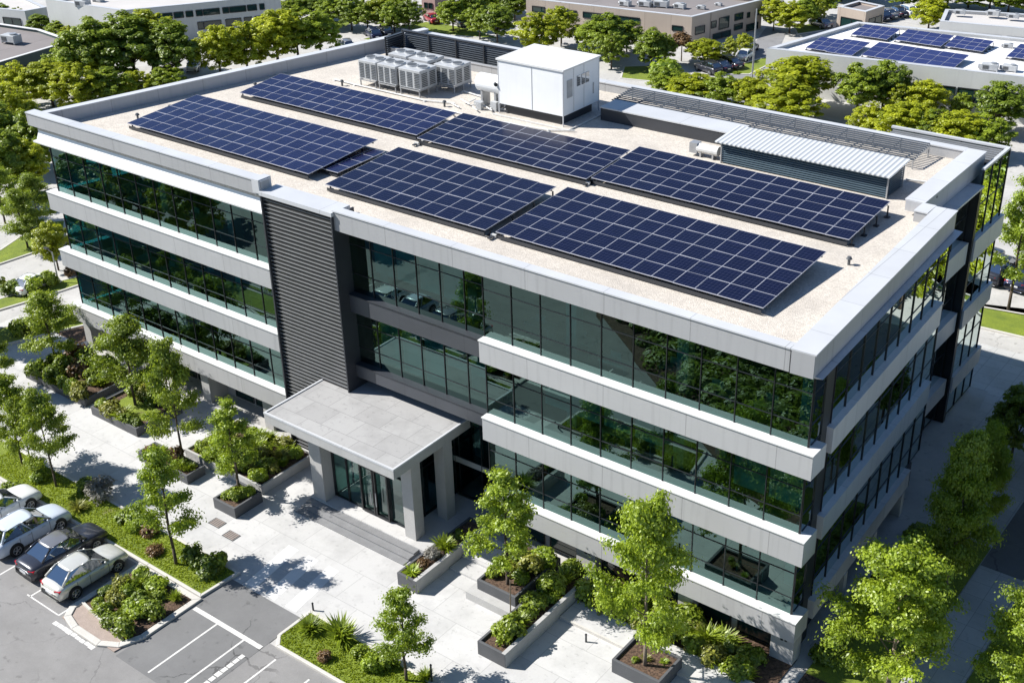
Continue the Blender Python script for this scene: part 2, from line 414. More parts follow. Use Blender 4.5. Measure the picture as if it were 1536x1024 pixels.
# the kerbed strip before the parked cars and the island beside the silver car
STRIP = [(-70, -12.55), (-30.2, -12.55), (-25.9, -12.55), (-25.75, -10.05), (-57, -9.95), (-66, -9.95)]
strip_in = kerb_bed('lawn', STRIP, '', 'turf')
ISLAND = [(-30.75, -12.6), (-30.75, -16.9), (-30.3, -17.55), (-29.2, -17.85), (-27.2, -17.85), (-26.2, -17.3), (-25.75, -16.2), (-25.75, -12.6)]
tag(ringmb(ISLAND, .35, -.2, .11).build('kerb', M['kerb'], bevel=.03), None, None, None, 'structure')
_, isl_in = offset_poly(ISLAND, .35)
sheet('island_paving', [(-30.4, -17.6), (-26.2, -17.6), (-26.1, -16.9), (-30.4, -16.4)], .05, M['brick'])
sheet('planting_bed', [(-30.35, -16.3), (-26.45, -16.85), (-26.15, -16.0), (-26.15, -12.65), (-30.35, -12.65)], .1, M['soil'])
MB().hexa([(-30.4, -16.42, 0), (-26.4, -16.98, 0), (-26.4, -16.85, 0), (-30.4, -16.29, 0), (-30.4, -16.42, .16), (-26.4, -16.98, .16), (-26.4, -16.85, .16), (-30.4, -16.29, .16)]).build('kerb', M['kerb'])['kind'] = 'structure'
LAWN_R = [(-20.65, -12.2), (-20.1, -12.8), (-11.8, -12.75), (-11.4, -10.3), (-12.9, -10.15), (-20.65, -9.95)]
lawn_in = kerb_bed('lawn', LAWN_R, '', 'turf')
sheet('planting_bed', [(-60, -.4), (-54.5, -.4), (-54.5, 5), (-56, 12), (-60, 12)], -.005, M['soil'])
# right-hand side
sheet('lawn', [(.9, .4), (4.55, .4), (4.55, 14.4), (.6, 14.4)], .02, M['turf'])
sheet('lawn', rect(7.0, 12, -4.4, 12.6), .02, M['turf'])
sheet('lawn', [(.9, -4.4), (4.6, -4.4), (4.6, .4), (.9, .4)], .024, M['soil'])
kerb_bed('lawn', [at2(1375, 470), at2(1545, 510), (8, 46), (8, 43.5), at2(1545, 473), at2(1385, 445)], '', 'turf', h=.1)
# verges on the far left, along the side road
def px_lawn(pts, fill='turf', h=.08, wd=.2, name='lawn'): kerb_bed(name, [at2(*p) for p in pts], '', fill, h, wd)
px_lawn([(-60, 412), (0, 397), (95, 365), (100, 330), (60, 335), (0, 375), (-60, 390)])
px_lawn([(-60, 330), (0, 313), (70, 300), (75, 285), (0, 297), (-60, 312)])
px_lawn([(-60, 482), (0, 466), (60, 448), (130, 425), (128, 412), (95, 420), (0, 448), (-60, 465)])
px_lawn([(-60, 560), (0, 520), (80, 500), (130, 488), (130, 470), (60, 480), (0, 492), (-60, 530)])
px_lawn([(-60, 700), (10, 705), (25, 660), (-60, 640)])
for q in ([(930, 118), (1000, 125), (1040, 112), (990, 98), (935, 100)], [(1055, 112), (1125, 112), (1165, 92), (1150, 85)],
          [(590, 42), (660, 52), (760, 60), (690, 40), (640, 33)], [(430, 52), (520, 40), (540, 30), (450, 35)], [(1195, 52), (1250, 44), (1230, 34), (1190, 40)],
          [(1300, 30), (1350, 28), (1385, 18), (1340, 18)], [(560, 62), (600, 52), (585, 48), (540, 60)], [(690, 12), (770, 22), (760, 2), (690, -4)]):
    px_lawn(q, h=.06)

def grass(name, poly, n, h=.07, seed=1):
    rg = np.random.default_rng(seed); P = np.array(poly); lo, hi = P.min(0), P.max(0); pts = []
    while len(pts) < n:
        q = lo+(hi-lo)*rg.random(2); ins = False
        for k in range(len(P)):
            a, b = P[k-1], P[k]
            if (a[1] > q[1]) != (b[1] > q[1]) and q[0] < (b[0]-a[0])*(q[1]-a[1])/(b[1]-a[1])+a[0]: ins = not ins
        if ins: pts.append(q)
    v, f, tn = [], [], []
    for q in pts:
        a = rg.random()*6.28; hh = h*(.5+rg.random()); wd = .05; dx, dy = math.cos(a)*wd, math.sin(a)*wd
        i = len(v); lean = (rg.random(2)-.5)*.1
        v += [(q[0]-dx, q[1]-dy, .09), (q[0]+dx, q[1]+dy, .09), (q[0]+lean[0], q[1]+lean[1], .1+hh)]; f.append((i, i+1, i+2)); tn.append(rg.random())
    me = bpy.data.meshes.new(name); me.from_pydata(v, [], f); me.materials.append(LEAF['turfblade'])
    me.attributes.new('tint', 'FLOAT', 'FACE').data.foreach_set('value', tn)
    o = bpy.data.objects.new(name, me); COL.objects.link(o)
    return tag(o, None, 'grass', None, 'stuff')
LEAF['turfblade'] = leaf_mat('grass_blades', (.1, .15, .01), (.31, .37, .025), .35)
_g1 = grass('grass', [(-46, -12.3), (-26.2, -12.3), (-26.0, -10.25), (-46, -10.2)], 9000, seed=2); _g1['label'] = 'short bright grass of the long strip before the parked cars'
_g2 = grass('grass', lawn_in, 5200, seed=3); _g2['label'] = 'short bright grass of the kerbed lawn at the lot corner'

# ------------------------------------------------------------------ the office building
sheet('reflection_bed', [(-27, -23.8), (-19.3, -18.2), (-8.3, -10.4), (6, -5.5), (28, -12), (20, -60), (-50, -60)], .03, M['soil'])  # unseen dark bed, added for what the front glass reflects
OB = empty('office_building', (-27, 13, 0), 'large four-storey glass office block with silver parapet and solar panels on its roof', 'building')
def part(mb, name, m, parent=OB, **kw): return mb.build(name, m, parent, **kw)
def sx(y): return -.045*y            # the right-hand front leans a little in plan
ZR = 15.9
roof_poly = [(-53.7, .3), (-.5, .3), (sx(17)-.5, 17.2), (-2.9, 17.2), (-2.9, 26.4), (-31, 26.4), (-31, 29.6), (-47.0, 29.6)]
part(MB().prism(roof_poly, 15.42, ZR), 'roof_deck', M['gravel'])

def parapet(outer, wd, z0, z1, m, mcap, cap=.07, over=.05, ends=1):
    """wall along an open polyline (outside on its right), with a metal cap"""
    n = len(outer); inn = []
    for k in range(n):
        a = Vector(outer[k])-Vector(outer[k-1]) if k else Vector(outer[1])-Vector(outer[0])
        b = Vector(outer[k+1])-Vector(outer[k]) if k < n-1 else a
        a.normalize(); b.normalize(); na, nb = Vector((-a.y, a.x)), Vector((-b.y, b.x)); mm = na+nb; mm /= max(.3, mm.dot(na)); inn.append(mm)
    P = lambda k, d: (outer[k][0]+inn[k].x*d, outer[k][1]+inn[k].y*d)
    w1, w2 = MB(), MB()
    for k in range(n-1):
        w1.hexa([(*P(k, 0), z0), (*P(k+1, 0), z0), (*P(k+1, wd), z0), (*P(k, wd), z0), (*P(k, 0), z1), (*P(k+1, 0), z1), (*P(k+1, wd), z1), (*P(k, wd), z1)])
        c0, c1 = z1+.001, z1+cap
        w2.hexa([(*P(k, -over), c0), (*P(k+1, -over), c0), (*P(k+1, wd+over), c0), (*P(k, wd+over), c0), (*P(k, -over), c1), (*P(k+1, -over), c1), (*P(k+1, wd+over), c1), (*P(k, wd+over), c1)])
    o = part(w1, 'parapet', m); part(w2, 'parapet_cap', mcap, o)
    return o
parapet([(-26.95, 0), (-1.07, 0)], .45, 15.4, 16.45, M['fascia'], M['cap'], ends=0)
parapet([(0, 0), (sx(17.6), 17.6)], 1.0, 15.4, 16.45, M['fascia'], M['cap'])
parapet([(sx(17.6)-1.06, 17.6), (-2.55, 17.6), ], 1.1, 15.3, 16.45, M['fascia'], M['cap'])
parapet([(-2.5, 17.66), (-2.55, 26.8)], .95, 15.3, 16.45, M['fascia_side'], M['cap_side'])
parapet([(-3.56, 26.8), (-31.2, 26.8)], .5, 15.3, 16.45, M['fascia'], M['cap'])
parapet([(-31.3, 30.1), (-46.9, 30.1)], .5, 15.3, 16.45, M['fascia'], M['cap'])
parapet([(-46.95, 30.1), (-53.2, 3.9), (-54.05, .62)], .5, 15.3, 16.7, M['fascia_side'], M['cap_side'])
parapet([(-54.2, 0), (-32.3, 0)], .6, 16.1, 16.9, M['fascia'], M['cap'])
# left wing: slanted white cornice under the parapet, ending in a thin ledge
cz = MB().hexa([(-53.7, .06, 15.12), (-32.3, .06, 15.12), (-32.3, .9, 15.12), (-53.7, .9, 15.12), (-53.6, .42, 16.1), (-32.3, .42, 16.1), (-32.3, .9, 16.1), (-53.6, .9, 16.1)])
co = part(cz, 'cornice', M['white']); part(MB().box(-53.95, -32.3, -.05, .9, 15.02, 15.118), 'ledge', M['bandtop'], co)
# right wing: ledge under the parapet at the side (sky-lit sill)
lm = MB().hexa([(.0, .3, 15.28), (sx(17.6)+.22, 17.9, 15.28), (sx(17.6)-.5, 17.9, 15.28), (-.5, .3, 15.28), (.3, .3, 15.34), (sx(17.6)+.36, 17.9, 15.34), (sx(17.6)-.5, 17.9, 15.39), (-.5, .3, 15.39)])
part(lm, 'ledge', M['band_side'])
part(MB().box(-2.9, -1.75, 17.7, 24.8, 15.18, 15.29), 'ledge', M['band_side'])

GLZ = dict(n=0)
def curtain(p0, p1, z0, z1, pitch=1.75, rows=(0, .27, .7, 1), gm='glass', parent=OB, name='curtain_wall', depth=.05, tilt=.0035):
    """a strip of glazing p0 -> p1 (outside on its right) with its mullions as a sub-part"""
    rg = random.Random(GLZ['n']); GLZ['n'] += 1
    a, b = Vector((*p0, 0)), Vector((*p1, 0)); L = (b-a).length; d = (b-a)/L; nrm = Vector((d.y, -d.x, 0)); n = max(1, round(L/pitch))
    g, m = MB(), MB()
    for i in range(n):
        for r in range(len(rows)-1):
            x0, x1 = L*i/n, L*(i+1)/n; y0, y1 = z1-(z1-z0)*rows[r], z1-(z1-z0)*rows[r+1]
            t1, t2 = rg.gauss(0, tilt), rg.gauss(0, tilt); w2, h2 = (x1-x0)/2, (y0-y1)/2
            P = lambda x, z, s1, s2: tuple(a+d*x+Vector((0, 0, z))+nrm*(s1*t1*w2+s2*t2*h2))
            g.quad(P(x0, y1, -1, -1), P(x1, y1, 1, -1), P(x1, y0, 1, 1), P(x0, y0, -1, 1))
    for i in range(n+1):
        c = a+d*(L*i/n); m.bar(c+Vector((0, 0, z0))+nrm*.03, c+Vector((0, 0, z1))+nrm*.03, .055, depth) if False else m.hexa(_post(c, d, nrm, z0, z1, .018, depth))
    for r in rows:
        z = z1-(z1-z0)*r; z = min(max(z, z0+.03), z1-.03)
        for q in range(1):
            u0, u1 = a-nrm*.03, b-nrm*.03; v0, v1 = a+nrm*(depth-.02), b+nrm*(depth-.02)
            m.hexa([(u0.x, u0.y, z-.016), (v0.x, v0.y, z-.016), (v1.x, v1.y, z-.016), (u1.x, u1.y, z-.016), (u0.x, u0.y, z+.016), (v0.x, v0.y, z+.016), (v1.x, v1.y, z+.016), (u1.x, u1.y, z+.016)])
    o = part(g, name, M[gm], parent); part(m, 'mullions', M['mull'], o)
    if name == 'curtain_wall' and gm != 'glass_side':
        bl = MB(); run = 0; drop = .3
        for i in range(n):
            if run <= 0 and rg.random() < .2: run = rg.randint(1, 4); drop = rg.choice((.18, .3, .45, .62, .9))
            if run > 0:
                run -= 1; h_ = (z1-z0)*drop*(1+rg.uniform(-.04, .04)); a0, a1 = a+d*(L*i/n+.08)-nrm*.16, a+d*(L*(i+1)/n-.08)-nrm*.16
                bl.hexa([(p.x, p.y, z1-h_) for p in (a0, a1, a1-nrm*.02, a0-nrm*.02)]+[(p.x, p.y, z1-.02) for p in (a0, a1, a1-nrm*.02, a0-nrm*.02)])
        if bl.v: part(bl, 'blinds', M['blind'], o)
    return o
def _post(c, d, nrm, z0, z1, hw, depth):
    q = [c-d*hw+nrm*depth, c+d*hw+nrm*depth, c+d*hw-nrm*.04, c-d*hw-nrm*.04]
    return [(p.x, p.y, z0) for p in q]+[(p.x, p.y, z1) for p in q]

def band(x0, x1, y0, y1, z0, z1, m='band'):
    o = part(MB().box(x0, x1, y0, y1, z0, z1), 'spandrel_band', M[m])
    part(MB().box(x0-.03, x1+.03, y0-.05, y1, z1+.002, z1+.06), 'ledge', M['bandtop'] if m == 'band' else M['charcoal'], o)
    return o
# --- left wing
GY = .48
for z0, z1 in ((2.35, 3.5), (6.4, 7.55), (10.45, 11.65)): band(-53.7, -32.25, 0, GY+.2, z0, z1)
for z0, z1 in ((3.5, 6.4), (7.55, 10.45), (11.65, 15.05)):
    curtain((-53.05, GY), (-32.25, GY), z0, z1, 1.72)
# --- right wing
RL = ((1.75, 2.85), (6.05, 7.35), (10.6, 11.8))
for z0, z1 in RL:
    band(-17.45, .35, 0, GY+.2, z0, z1)
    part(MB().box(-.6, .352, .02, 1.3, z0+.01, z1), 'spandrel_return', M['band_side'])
for z0, z1 in ((2.85, 6.05), (7.35, 10.6), (11.8, 15.4)):
    curtain((-17.45, GY), (-.12, GY), z0, z1, 1.73)
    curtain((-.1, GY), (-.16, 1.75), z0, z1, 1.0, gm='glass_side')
# --- recessed entrance bay between tower and right wing
RY = 1.7
curtain((-26.95, .95), (-17.45, .95), 11.45, 15.4, 1.58)
curtain((-26.95, .95), (-17.45, .95), 7.15, 10.45, 1.58)
curtain((-26.95, RY), (-17.45, RY), .4, 6.4, 1.58, rows=(0, .2, .6, 1), gm='glass2')
for z0, z1 in ((6.4, 7.15), (10.45, 11.45)): band(-26.95, -17.48, 0.56, RY+.3, z0, z1, 'charcoal_band')
part(MB().box(-17.48, -17.43, GY+.02, RY+.1, .3, 15.4), 'reveal', M['charcoal'])
part(MB().box(-26.98, -17.45, .56, RY+.4, 15.2, 15.398), 'soffit', M['charcoal'])
# --- louvred tower
TW = part(MB().box(-32.2, -26.98, .0, .6, .02, 16.15).box(-32.2, -26.98, .601, 2.2, .02, 15.4), 'louvre_tower', M['black'])
sl = MB()
for k in range(66):
    z = .35+k*.24; sl.hexa([(-32.24, -.06, z), (-26.94, -.06, z), (-26.94, -.01, z-.0), (-32.24, -.01, z-.0), (-32.24, -.06, z+.035), (-26.94, -.06, z+.035), (-26.94, -.01, z+.025), (-32.24, -.01, z+.025)])
part(sl, 'slats', M['slat'], TW)
fr = MB().box(-32.3, -32.2, -.18, .4, .02, 16.2).box(-26.96, -26.88, -.18, 1.5, .02, 16.2)
part(fr, 'edge_trim', M['charcoal'], TW)
part(MB().box(-32.34, -26.85, -.2, 1.2, 16.2, 16.42).box(-32.9, -32.36, -.12, .8, 16.25, 17.02), 'coping', M['cap'], TW)
# --- right-hand facade (facing +X), slightly skewed in plan
def sbox(y0, y1, d0, d1, z0, z1, mb=None):
    mb = mb or MB()
    return mb.hexa([(sx(y0)+d0, y0, z0), (sx(y0)+d1, y0, z0), (sx(y1)+d1, y1, z0), (sx(y1)+d0, y1, z0), (sx(y0)+d0, y0, z1), (sx(y0)+d1, y0, z1), (sx(y1)+d1, y1, z1), (sx(y1)+d0, y1, z1)])
for z0, z1 in ((1.4, 2.4), (6.0, 7.2), (10.6, 11.85)):
    y1 = 15.2 if z0 < 3 else 16.6
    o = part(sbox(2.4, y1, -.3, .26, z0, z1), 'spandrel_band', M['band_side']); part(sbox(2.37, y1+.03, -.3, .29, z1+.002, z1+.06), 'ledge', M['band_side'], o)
for z0, z1 in ((2.4, 6.0), (7.2, 10.6), (11.85, 15.28)):
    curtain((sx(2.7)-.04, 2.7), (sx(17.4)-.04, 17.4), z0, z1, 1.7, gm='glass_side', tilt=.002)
part(sbox(1.75, 2.7, -.5, -.05, .0, 15.28), 'corner_pier', M['charcoal'])
part(sbox(2.7, 17.4, -.6, -.3, .0, 1.5), 'ground_wall', M['charcoal'])
pm = 0
for y in (6.2, 10.2, 14.2):
    part(sbox(y, y+.45, -.25, .3, .0, 1.395), 'pillar', M['concrete'])
# rear corner volume
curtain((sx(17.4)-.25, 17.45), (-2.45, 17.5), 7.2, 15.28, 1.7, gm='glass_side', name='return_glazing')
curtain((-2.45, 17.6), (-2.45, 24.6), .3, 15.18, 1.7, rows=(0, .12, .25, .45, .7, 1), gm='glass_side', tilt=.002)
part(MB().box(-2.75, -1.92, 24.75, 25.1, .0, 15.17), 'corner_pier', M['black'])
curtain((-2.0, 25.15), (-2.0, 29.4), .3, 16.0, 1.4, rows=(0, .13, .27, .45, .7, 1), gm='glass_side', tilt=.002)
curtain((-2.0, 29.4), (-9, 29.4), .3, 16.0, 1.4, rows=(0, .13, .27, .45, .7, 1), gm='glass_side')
for z0, z1 in ((2.0, 3.1), (6.3, 7.5), (10.6, 11.9)):
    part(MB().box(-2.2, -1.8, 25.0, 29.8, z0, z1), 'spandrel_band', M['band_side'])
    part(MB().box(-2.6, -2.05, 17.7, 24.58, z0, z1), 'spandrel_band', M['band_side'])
part(MB().box(-9, -2.02, 27.2, 29.38, 15.55, 15.7), 'terrace_deck', M['charcoal'])
part(MB().box(-2.16, -1.96, 25.2, 29.4, 16.0, 16.12).box(-9, -2.16, 29.2, 29.42, 16.0, 16.12), 'terrace_coping', M['cap_side'])
lv = MB()
for k in range(6): lv.box(-8.8, -2.3, 27.1+k*.36, 27.2+k*.36, 15.9, 15.98)
part(lv, 'roof_louvres', M['slat'])
# rear and left walls
part(MB().box(-31, -2.5, 26.35, 26.6, 0, 15.3).box(-46.8, -31.0, 29.7, 29.9, 0, 15.3).box(-31.2, -31, 26.4, 29.9, 0, 15.3).box(-9, -2.3, 26.62, 27.1, 0, 15.5), 'rear_wall', M['offwhite'])
for z0, z1 in ((3.5, 6.4), (7.55, 10.45), (11.65, 15.3)): curtain((-46.7, 29.6), (-53.05, GY), z0, z1, 2.2)
for z0, z1 in ((0, 3.5), (6.4, 7.55), (10.45, 11.65)):
    part(MB().hexa([(-53.6, .96, z0), (-53.0, .96, z0), (-46.6, 29.6, z0), (-47.2, 29.6, z0), (-53.6, .96, z1), (-53.0, .96, z1), (-46.6, 29.6, z1), (-47.2, 29.6, z1)]), 'spandrel_band', M['band_side'])
# interior: slabs, ceilings, columns, core walls, desks seen through the glass
for z0 in (2.5, 6.7, 10.8):
    P = [(-52.8, 1.0), (-17.5, 1.7), (-17.4, 1.0), (-.6, 1.0), (sx(17)-.7, 17), (-2.8, 17.3), (-2.8, 26.2), (-46.5, 26.2)]
    part(MB().prism(P, z0, z0+.35, 1, 0), 'floor_slab', [M['carpet'], M['ceiling']])
cl = MB()
for z0, z1 in ((2.86, 6.69), (7.06, 10.79), (11.16, 15.4)):
    for x in np.arange(-51, -1, 6.2):
        if -33 < x < -27: continue
        cl.box(x, x+.6, 2.3, 2.9, z0, z1)
    for y in (6.5, 12.5): cl.box(-2.4, -1.9, y, y+.5, z0, z1)
part(cl, 'interior_columns', M['incol'])
part(MB().box(-52, -3.2, 7.0, 7.3, .3, 15.4).box(-3.5, -3.2, 7.3, 17, .3, 15.4).box(-4.2, -3.9, 17.3, 26, .3, 15.4), 'core_walls', M['inner'])
dk = MB(); rg = random.Random(4)
for z in (2.86, 7.06, 11.16):
    for x in np.arange(-50.5, -2.5, 2.6):
        if -33 < x < -27.5 or rg.random() < .25: continue
        y = 1.6+rg.random()*1.2; dk.box(x, x+1.6, y, y+.75, z+.7, z+.75); dk.box(x+.1, x+.15, y, y+.7, z, z+.7); dk.box(x+1.45, x+1.5, y, y+.7, z, z+.7)
        dk.box(x+.4, x+1.0, y+.5, y+.55, z+.78, z+1.15)
part(dk, 'desks', M['desk'])
# --- ground storey, front
GW = 1.05
gw = MB().box(-17.4, .15, GW, GW+.3, 0, 1.75)
part(gw, 'ground_wall', M['concrete'])
for x0, x1 in ((-17.3, -16.2), (-11.9, -10.75), (-5.9, -5.1), (-.95, .2)):
    part(MB().box(x0, x1, .42, GW-.002, 0, 1.745), 'pier', M['concrete'])
def gwin(x0, x1, z0, z1, y=GW, parent=OB):
    fmb = MB()
    for a, b, c, d in ((x0, x1, z0, z0+.06), (x0, x1, z1-.06, z1), (x0, x0+.06, z0+.06, z1-.06), (x1-.06, x1, z0+.06, z1-.06)): fmb.box(a, b, y-.08, y-.01, c, d)
    o = part(fmb, 'window', M['mull'], parent)
    part(MB().quad((x0+.06, y-.04, z0+.06), (x1-.06, y-.04, z0+.06), (x1-.06, y-.04, z1-.06), (x0+.06, y-.04, z1-.06)), 'pane', M['carglass'] if False else M['gglass'], o)
M['gglass'] = N('ground_floor_glass').set((.012, .035, .032), .03, 0, .7)
for x0 in (-16.1, -14.0, -10.7, -8.9, -5.05, -2.95): gwin(x0, x0+1.75, .1, 1.6)
for x0 in (-7.15,): gwin(x0, x0+1.2, .1, 1.6)
# left wing ground
part(MB().box(-52.6, -32.3, 1.9, 2.2, 0, 2.35), 'ground_wall', M['concrete'])
for x in (-53.6, -47.4, -41.2, -35.4): part(MB().box(x, x+.75, .5, 1.895, 0, 2.345), 'pier', M['concrete'])
for x in (-51.6, -49.7, -45.2, -43.3, -39.6, -37.7, -34.2): gwin(x, x+1.7, .15, 2.2, 1.9)
# small wall lamps on the piers
for x in (-11.3, -.4): part(MB().box(x-.06, x+.06, .36, .418, 1.3, 1.45).box(x+.16, x+.26, .36, .418, 1.32, 1.43), 'wall_lamp', M['black'])
# --- entrance canopy and lobby
CA = part(MB().box(-29.2, -19.7, -4.4, .62, 5.1, 5.62), 'entrance_canopy', M['concrete'])
part(MB().box(-26.9, -19.7, .621, 1.66, 5.1, 5.62), 'canopy_back', M['concrete'], CA)
part(MB().box(-29.1, -19.8, -4.3, .53, 5.622, 5.68).box(-26.9, -19.8, .531, 1.66, 5.622, 5.68), 'canopy_roofing', M['canopy_top'], CA)
part(MB().box(-29.22, -19.68, -4.42, -4.3, 5.623, 5.73).box(-29.22, -29.1, -4.299, .62, 5.623, 5.73).box(-19.8, -19.68, -4.299, 1.66, 5.623, 5.73), 'canopy_edge', M['cap'], CA)
for x0, x1, y0, y1 in ((-27.25, -26.35, -3.25, -2.45), (-20.65, -19.9, -2.95, -2.25), (-20.4, -19.72, -.6, .1)):
    part(MB().box(x0, x1, y0, y1, .3, 5.098), 'column', M['concrete'], CA)
part(MB().box(-26.3, -21.0, -2.45, 1.65, 4.75, 5.095), 'lobby_header', M['charcoal'])
curtain((-26.3, -2.4), (-21.0, -2.4), .36, 4.75, 1.06, rows=(0, .3, 1), gm='lobby', name='lobby_glazing', depth=.12)
curtain((-21.0, -2.38), (-21.0, 1.65), .36, 4.75, 1.25, rows=(0, .3, 1), gm='glass2', name='lobby_glazing', depth=.12)
curtain((-26.3, 1.65), (-26.3, -2.38), .36, 4.75, 1.25, rows=(0, .3, 1), gm='lobby', name='lobby_glazing', depth=.12)
for x0 in (-24.16, -23.1):
    dmb = MB()
    for a, b, c, d in ((x0+.03, x0+1.03, .38, .5), (x0+.03, x0+1.03, 3.3, 3.4), (x0+.03, x0+.12, .5, 3.3), (x0+.94, x0+1.03, .5, 3.3)): dmb.box(a, b, -2.62, -2.53, c, d)
    do = part(dmb, 'door', M['black']); hx = x0+.88 if x0 < -24 else x0+.18
    part(MB().tube((hx, -2.7, 1.1), (hx, -2.7, 2.0), .03), 'handle', M['steel'], do)
part(MB().box(-26.2, -21.1, -2.3, 1.65, .305, .36), 'lobby_floor', M['plaza'])
part(MB().box(-25.6, -23.4, -.2, .5, .37, 1.4).box(-22.6, -21.9, -1.6, -.9, .37, .85), 'lobby_desk', M['desk'])
part(MB().box(-27.5, -17.7, -3.35, 1.65, -.1, .3), 'landing', M['plaza'])
st = MB()
for k in range(3): st.box(-27.4, -19.35, -3.35-.42*(k+1), -3.35-.42*k+.01 if k == 0 else -3.35-.42*k, -.1, .3-.1*(k+1)+.05)
part(st, 'steps', M['steps'])

# ------------------------------------------------------------------ solar arrays on the roof
PANEL_ME = {}
def panel_mesh(wd, dp, pv):
    key = (round(wd, 2), round(dp, 2), pv)
    if key not in PANEL_ME:
        m = MB(); h, b = .02, .014
        m.box(-wd/2+b, wd/2-b, -dp/2+b, dp/2-b, -h, h-.006, 1)
        m.box(-wd/2, wd/2, -dp/2, -dp/2+b, -h, h, 0).box(-wd/2, wd/2, dp/2-b, dp/2, -h, h, 0)
        m.box(-wd/2, -wd/2+b, -dp/2+b, dp/2-b, -h, h, 0).box(wd/2-b, wd/2, -dp/2+b, dp/2-b, -h, h, 0)
        o = m.build('solar_panel', [M['pvframe'], M[pv]]); PANEL_ME[key] = o.data; bpy.data.objects.remove(o)
    return PANEL_ME[key]
def solar_array(px, nc, nr, label, zf=16.3, zb=16.66, zr=ZR, group='solar panel arrays on the office roof', skip=(), pv='pv'):
    fl, frr, br, bl = at(*px[0], zf), at(*px[1], zf), at(*px[2], zb), at(*px[3], zb)
    x0, x1 = (fl[0]+bl[0])/2, (frr[0]+br[0])/2; y0, y1 = (fl[1]+frr[1])/2, (bl[1]+br[1])/2
    root = empty('solar_array', (x0, y0, zr), label, 'solar array', group)
    sl = math.atan2(zb-zf, y1-y0); dp = (y1-y0)/nr/math.cos(sl); wd = (x1-x0)/nc; rg = random.Random(int(abs(x0*10)))
    me = panel_mesh(wd-.008, dp-.008, pv)
    for i in range(nc):
        for j in range(nr):
            if (i, j) in skip: continue
            p = bpy.data.objects.new('solar_panel', me); COL.objects.link(p); p.parent = root
            t = (j+.5)/nr; p.location = ((i+.5)*wd, (y1-y0)*t, zf-zr+(zb-zf)*t+rg.uniform(-.008, .008))
            p.rotation_euler = (sl+rg.gauss(0, .006), rg.gauss(0, .006), 0)
    f = MB()
    for t in (.06, .36, .66, .94):
        y = (y1-y0)*t; z = zf-zr+(zb-zf)*t-.06; f.box(0.02, x1-x0-.02, y-.03, y+.03, z-.05, z)
        for i in range(0, nc+1, 2): f.box(i*wd+.0, i*wd+.06, y-.035, y+.035, .0, z-.05).box(i*wd-.1, i*wd+.16, y-.12, y+.12, .0, .06)
    f.box(0.1, x1-x0-.1, .02, .05, .06, zf-zr-.16)
    f.build('support_frame', M['charcoal'], root, local=True)
    return root
solar_array([(749, 347), (1147, 466), (1236, 376), (848, 281)], 13, 5, 'large dark blue solar array nearest the front right roof corner')
solar_array([(885, 265), (1275, 362), (1335, 300), (960, 222)], 12, 5, 'dark blue solar array in front of the long louvred roof shed')
solar_array([(494, 281), (731, 344), (833, 281), (590, 218)], 10, 5, 'dark blue solar array behind the parapet over the entrance, between two others')
solar_array([(624, 210), (881, 266), (950, 225), (690, 170)], 10, 5, 'dark blue solar array in front of the white rooftop plant room')
solar_array([(190, 185), (455, 259), (580, 210), (290, 144)], 15, 5, 'long blue solar array by the front parapet of the left wing', pv='pv2')
solar_array([(355, 135), (616, 204), (690, 170), (430, 113)], 14, 4, 'long blue solar array in front of the grey roof condensers', pv='pv2')
solar_array([(470, 249), (506, 260), (578, 228), (540, 219)], 2, 4, 'small low solar array of eight panels squeezed between two big arrays', zf=16.22, zb=16.3, pv='pv2')

for x, y0, y1, lb in ((-18.72, 2.6, 9.2, 'narrow cable tray between the two front solar arrays'), (-18.95, 11.2, 16.4, 'narrow cable tray between the two rear solar arrays'), (-31.1, 10.9, 15.9, 'narrow cable tray before the plant room between rear solar arrays')):
    t_ = MB().box(x-.09, x+.09, y0, y1, ZR+.08, ZR+.14); rg = random.Random(int(-x))
    for k in range(9): yy = y0+(y1-y0)*(k+.5)/9; t_.box(x-.16, x+.16, yy, yy+.1+.1*rg.random(), ZR, ZR+.2, 1)
    tag(t_.build('cable_tray', [M['charcoal'], M['pipe']]), lb, 'cable tray', 'cable trays on the roof')
# ------------------------------------------------------------------ plant on the roof
def lz(v): return v-ZR
PR = empty('rooftop_plant_room', (-28, 20.5, ZR), 'white sheet metal plant room standing on the roof with three small windows', 'plant room')
MB().box(-30.5, -26.1, 19.1, 22.4, ZR, 16.55).build('plinth', M['charcoal'], PR)
MB().box(-30.8, -25.75, 18.8, 22.7, 16.55, 19.35).build('wall', M['white'], PR, bevel=.02)
tr = MB()
for x, y in ((-30.81, 18.79), (-25.8, 18.79), (-25.8, 22.65)): tr.box(x, x+.06, y, y+.06, ZR+.02, 19.35)
tr.box(-28.15, -28.12, 18.78, 18.799, 16.6, 19.3)
for y in (19.9, 21.0): tr.box(-25.749, -25.73, y, y+.03, 16.6, 19.3)
tr.build('corner_trim', M['cap'], PR)
MB().box(-30.88, -25.67, 18.72, 22.78, 19.352, 19.46).build('roof', M['bandtop'], PR)
for y in (20.25, 20.75, 21.2):
    MB().box(-25.76, -25.71, y, y+.34, 18.1, 18.75).build('window', M['carglass'], PR)
dr = MB().box(-25.76, -25.715, 19.2, 19.75, 17.6, 18.7).box(-25.76, -25.71, 22.0, 22.08, 17.2, 17.9); dr.build('wall_vent', M['steel'], PR)
tb = MB().box(-30.9, -25.0, 18.3, 18.36, ZR+.02, ZR+.1).box(-25.06, -25.0, 18.36, 22.5, ZR+.02, ZR+.1); tb.build('base_rail', M['pipe'], PR)

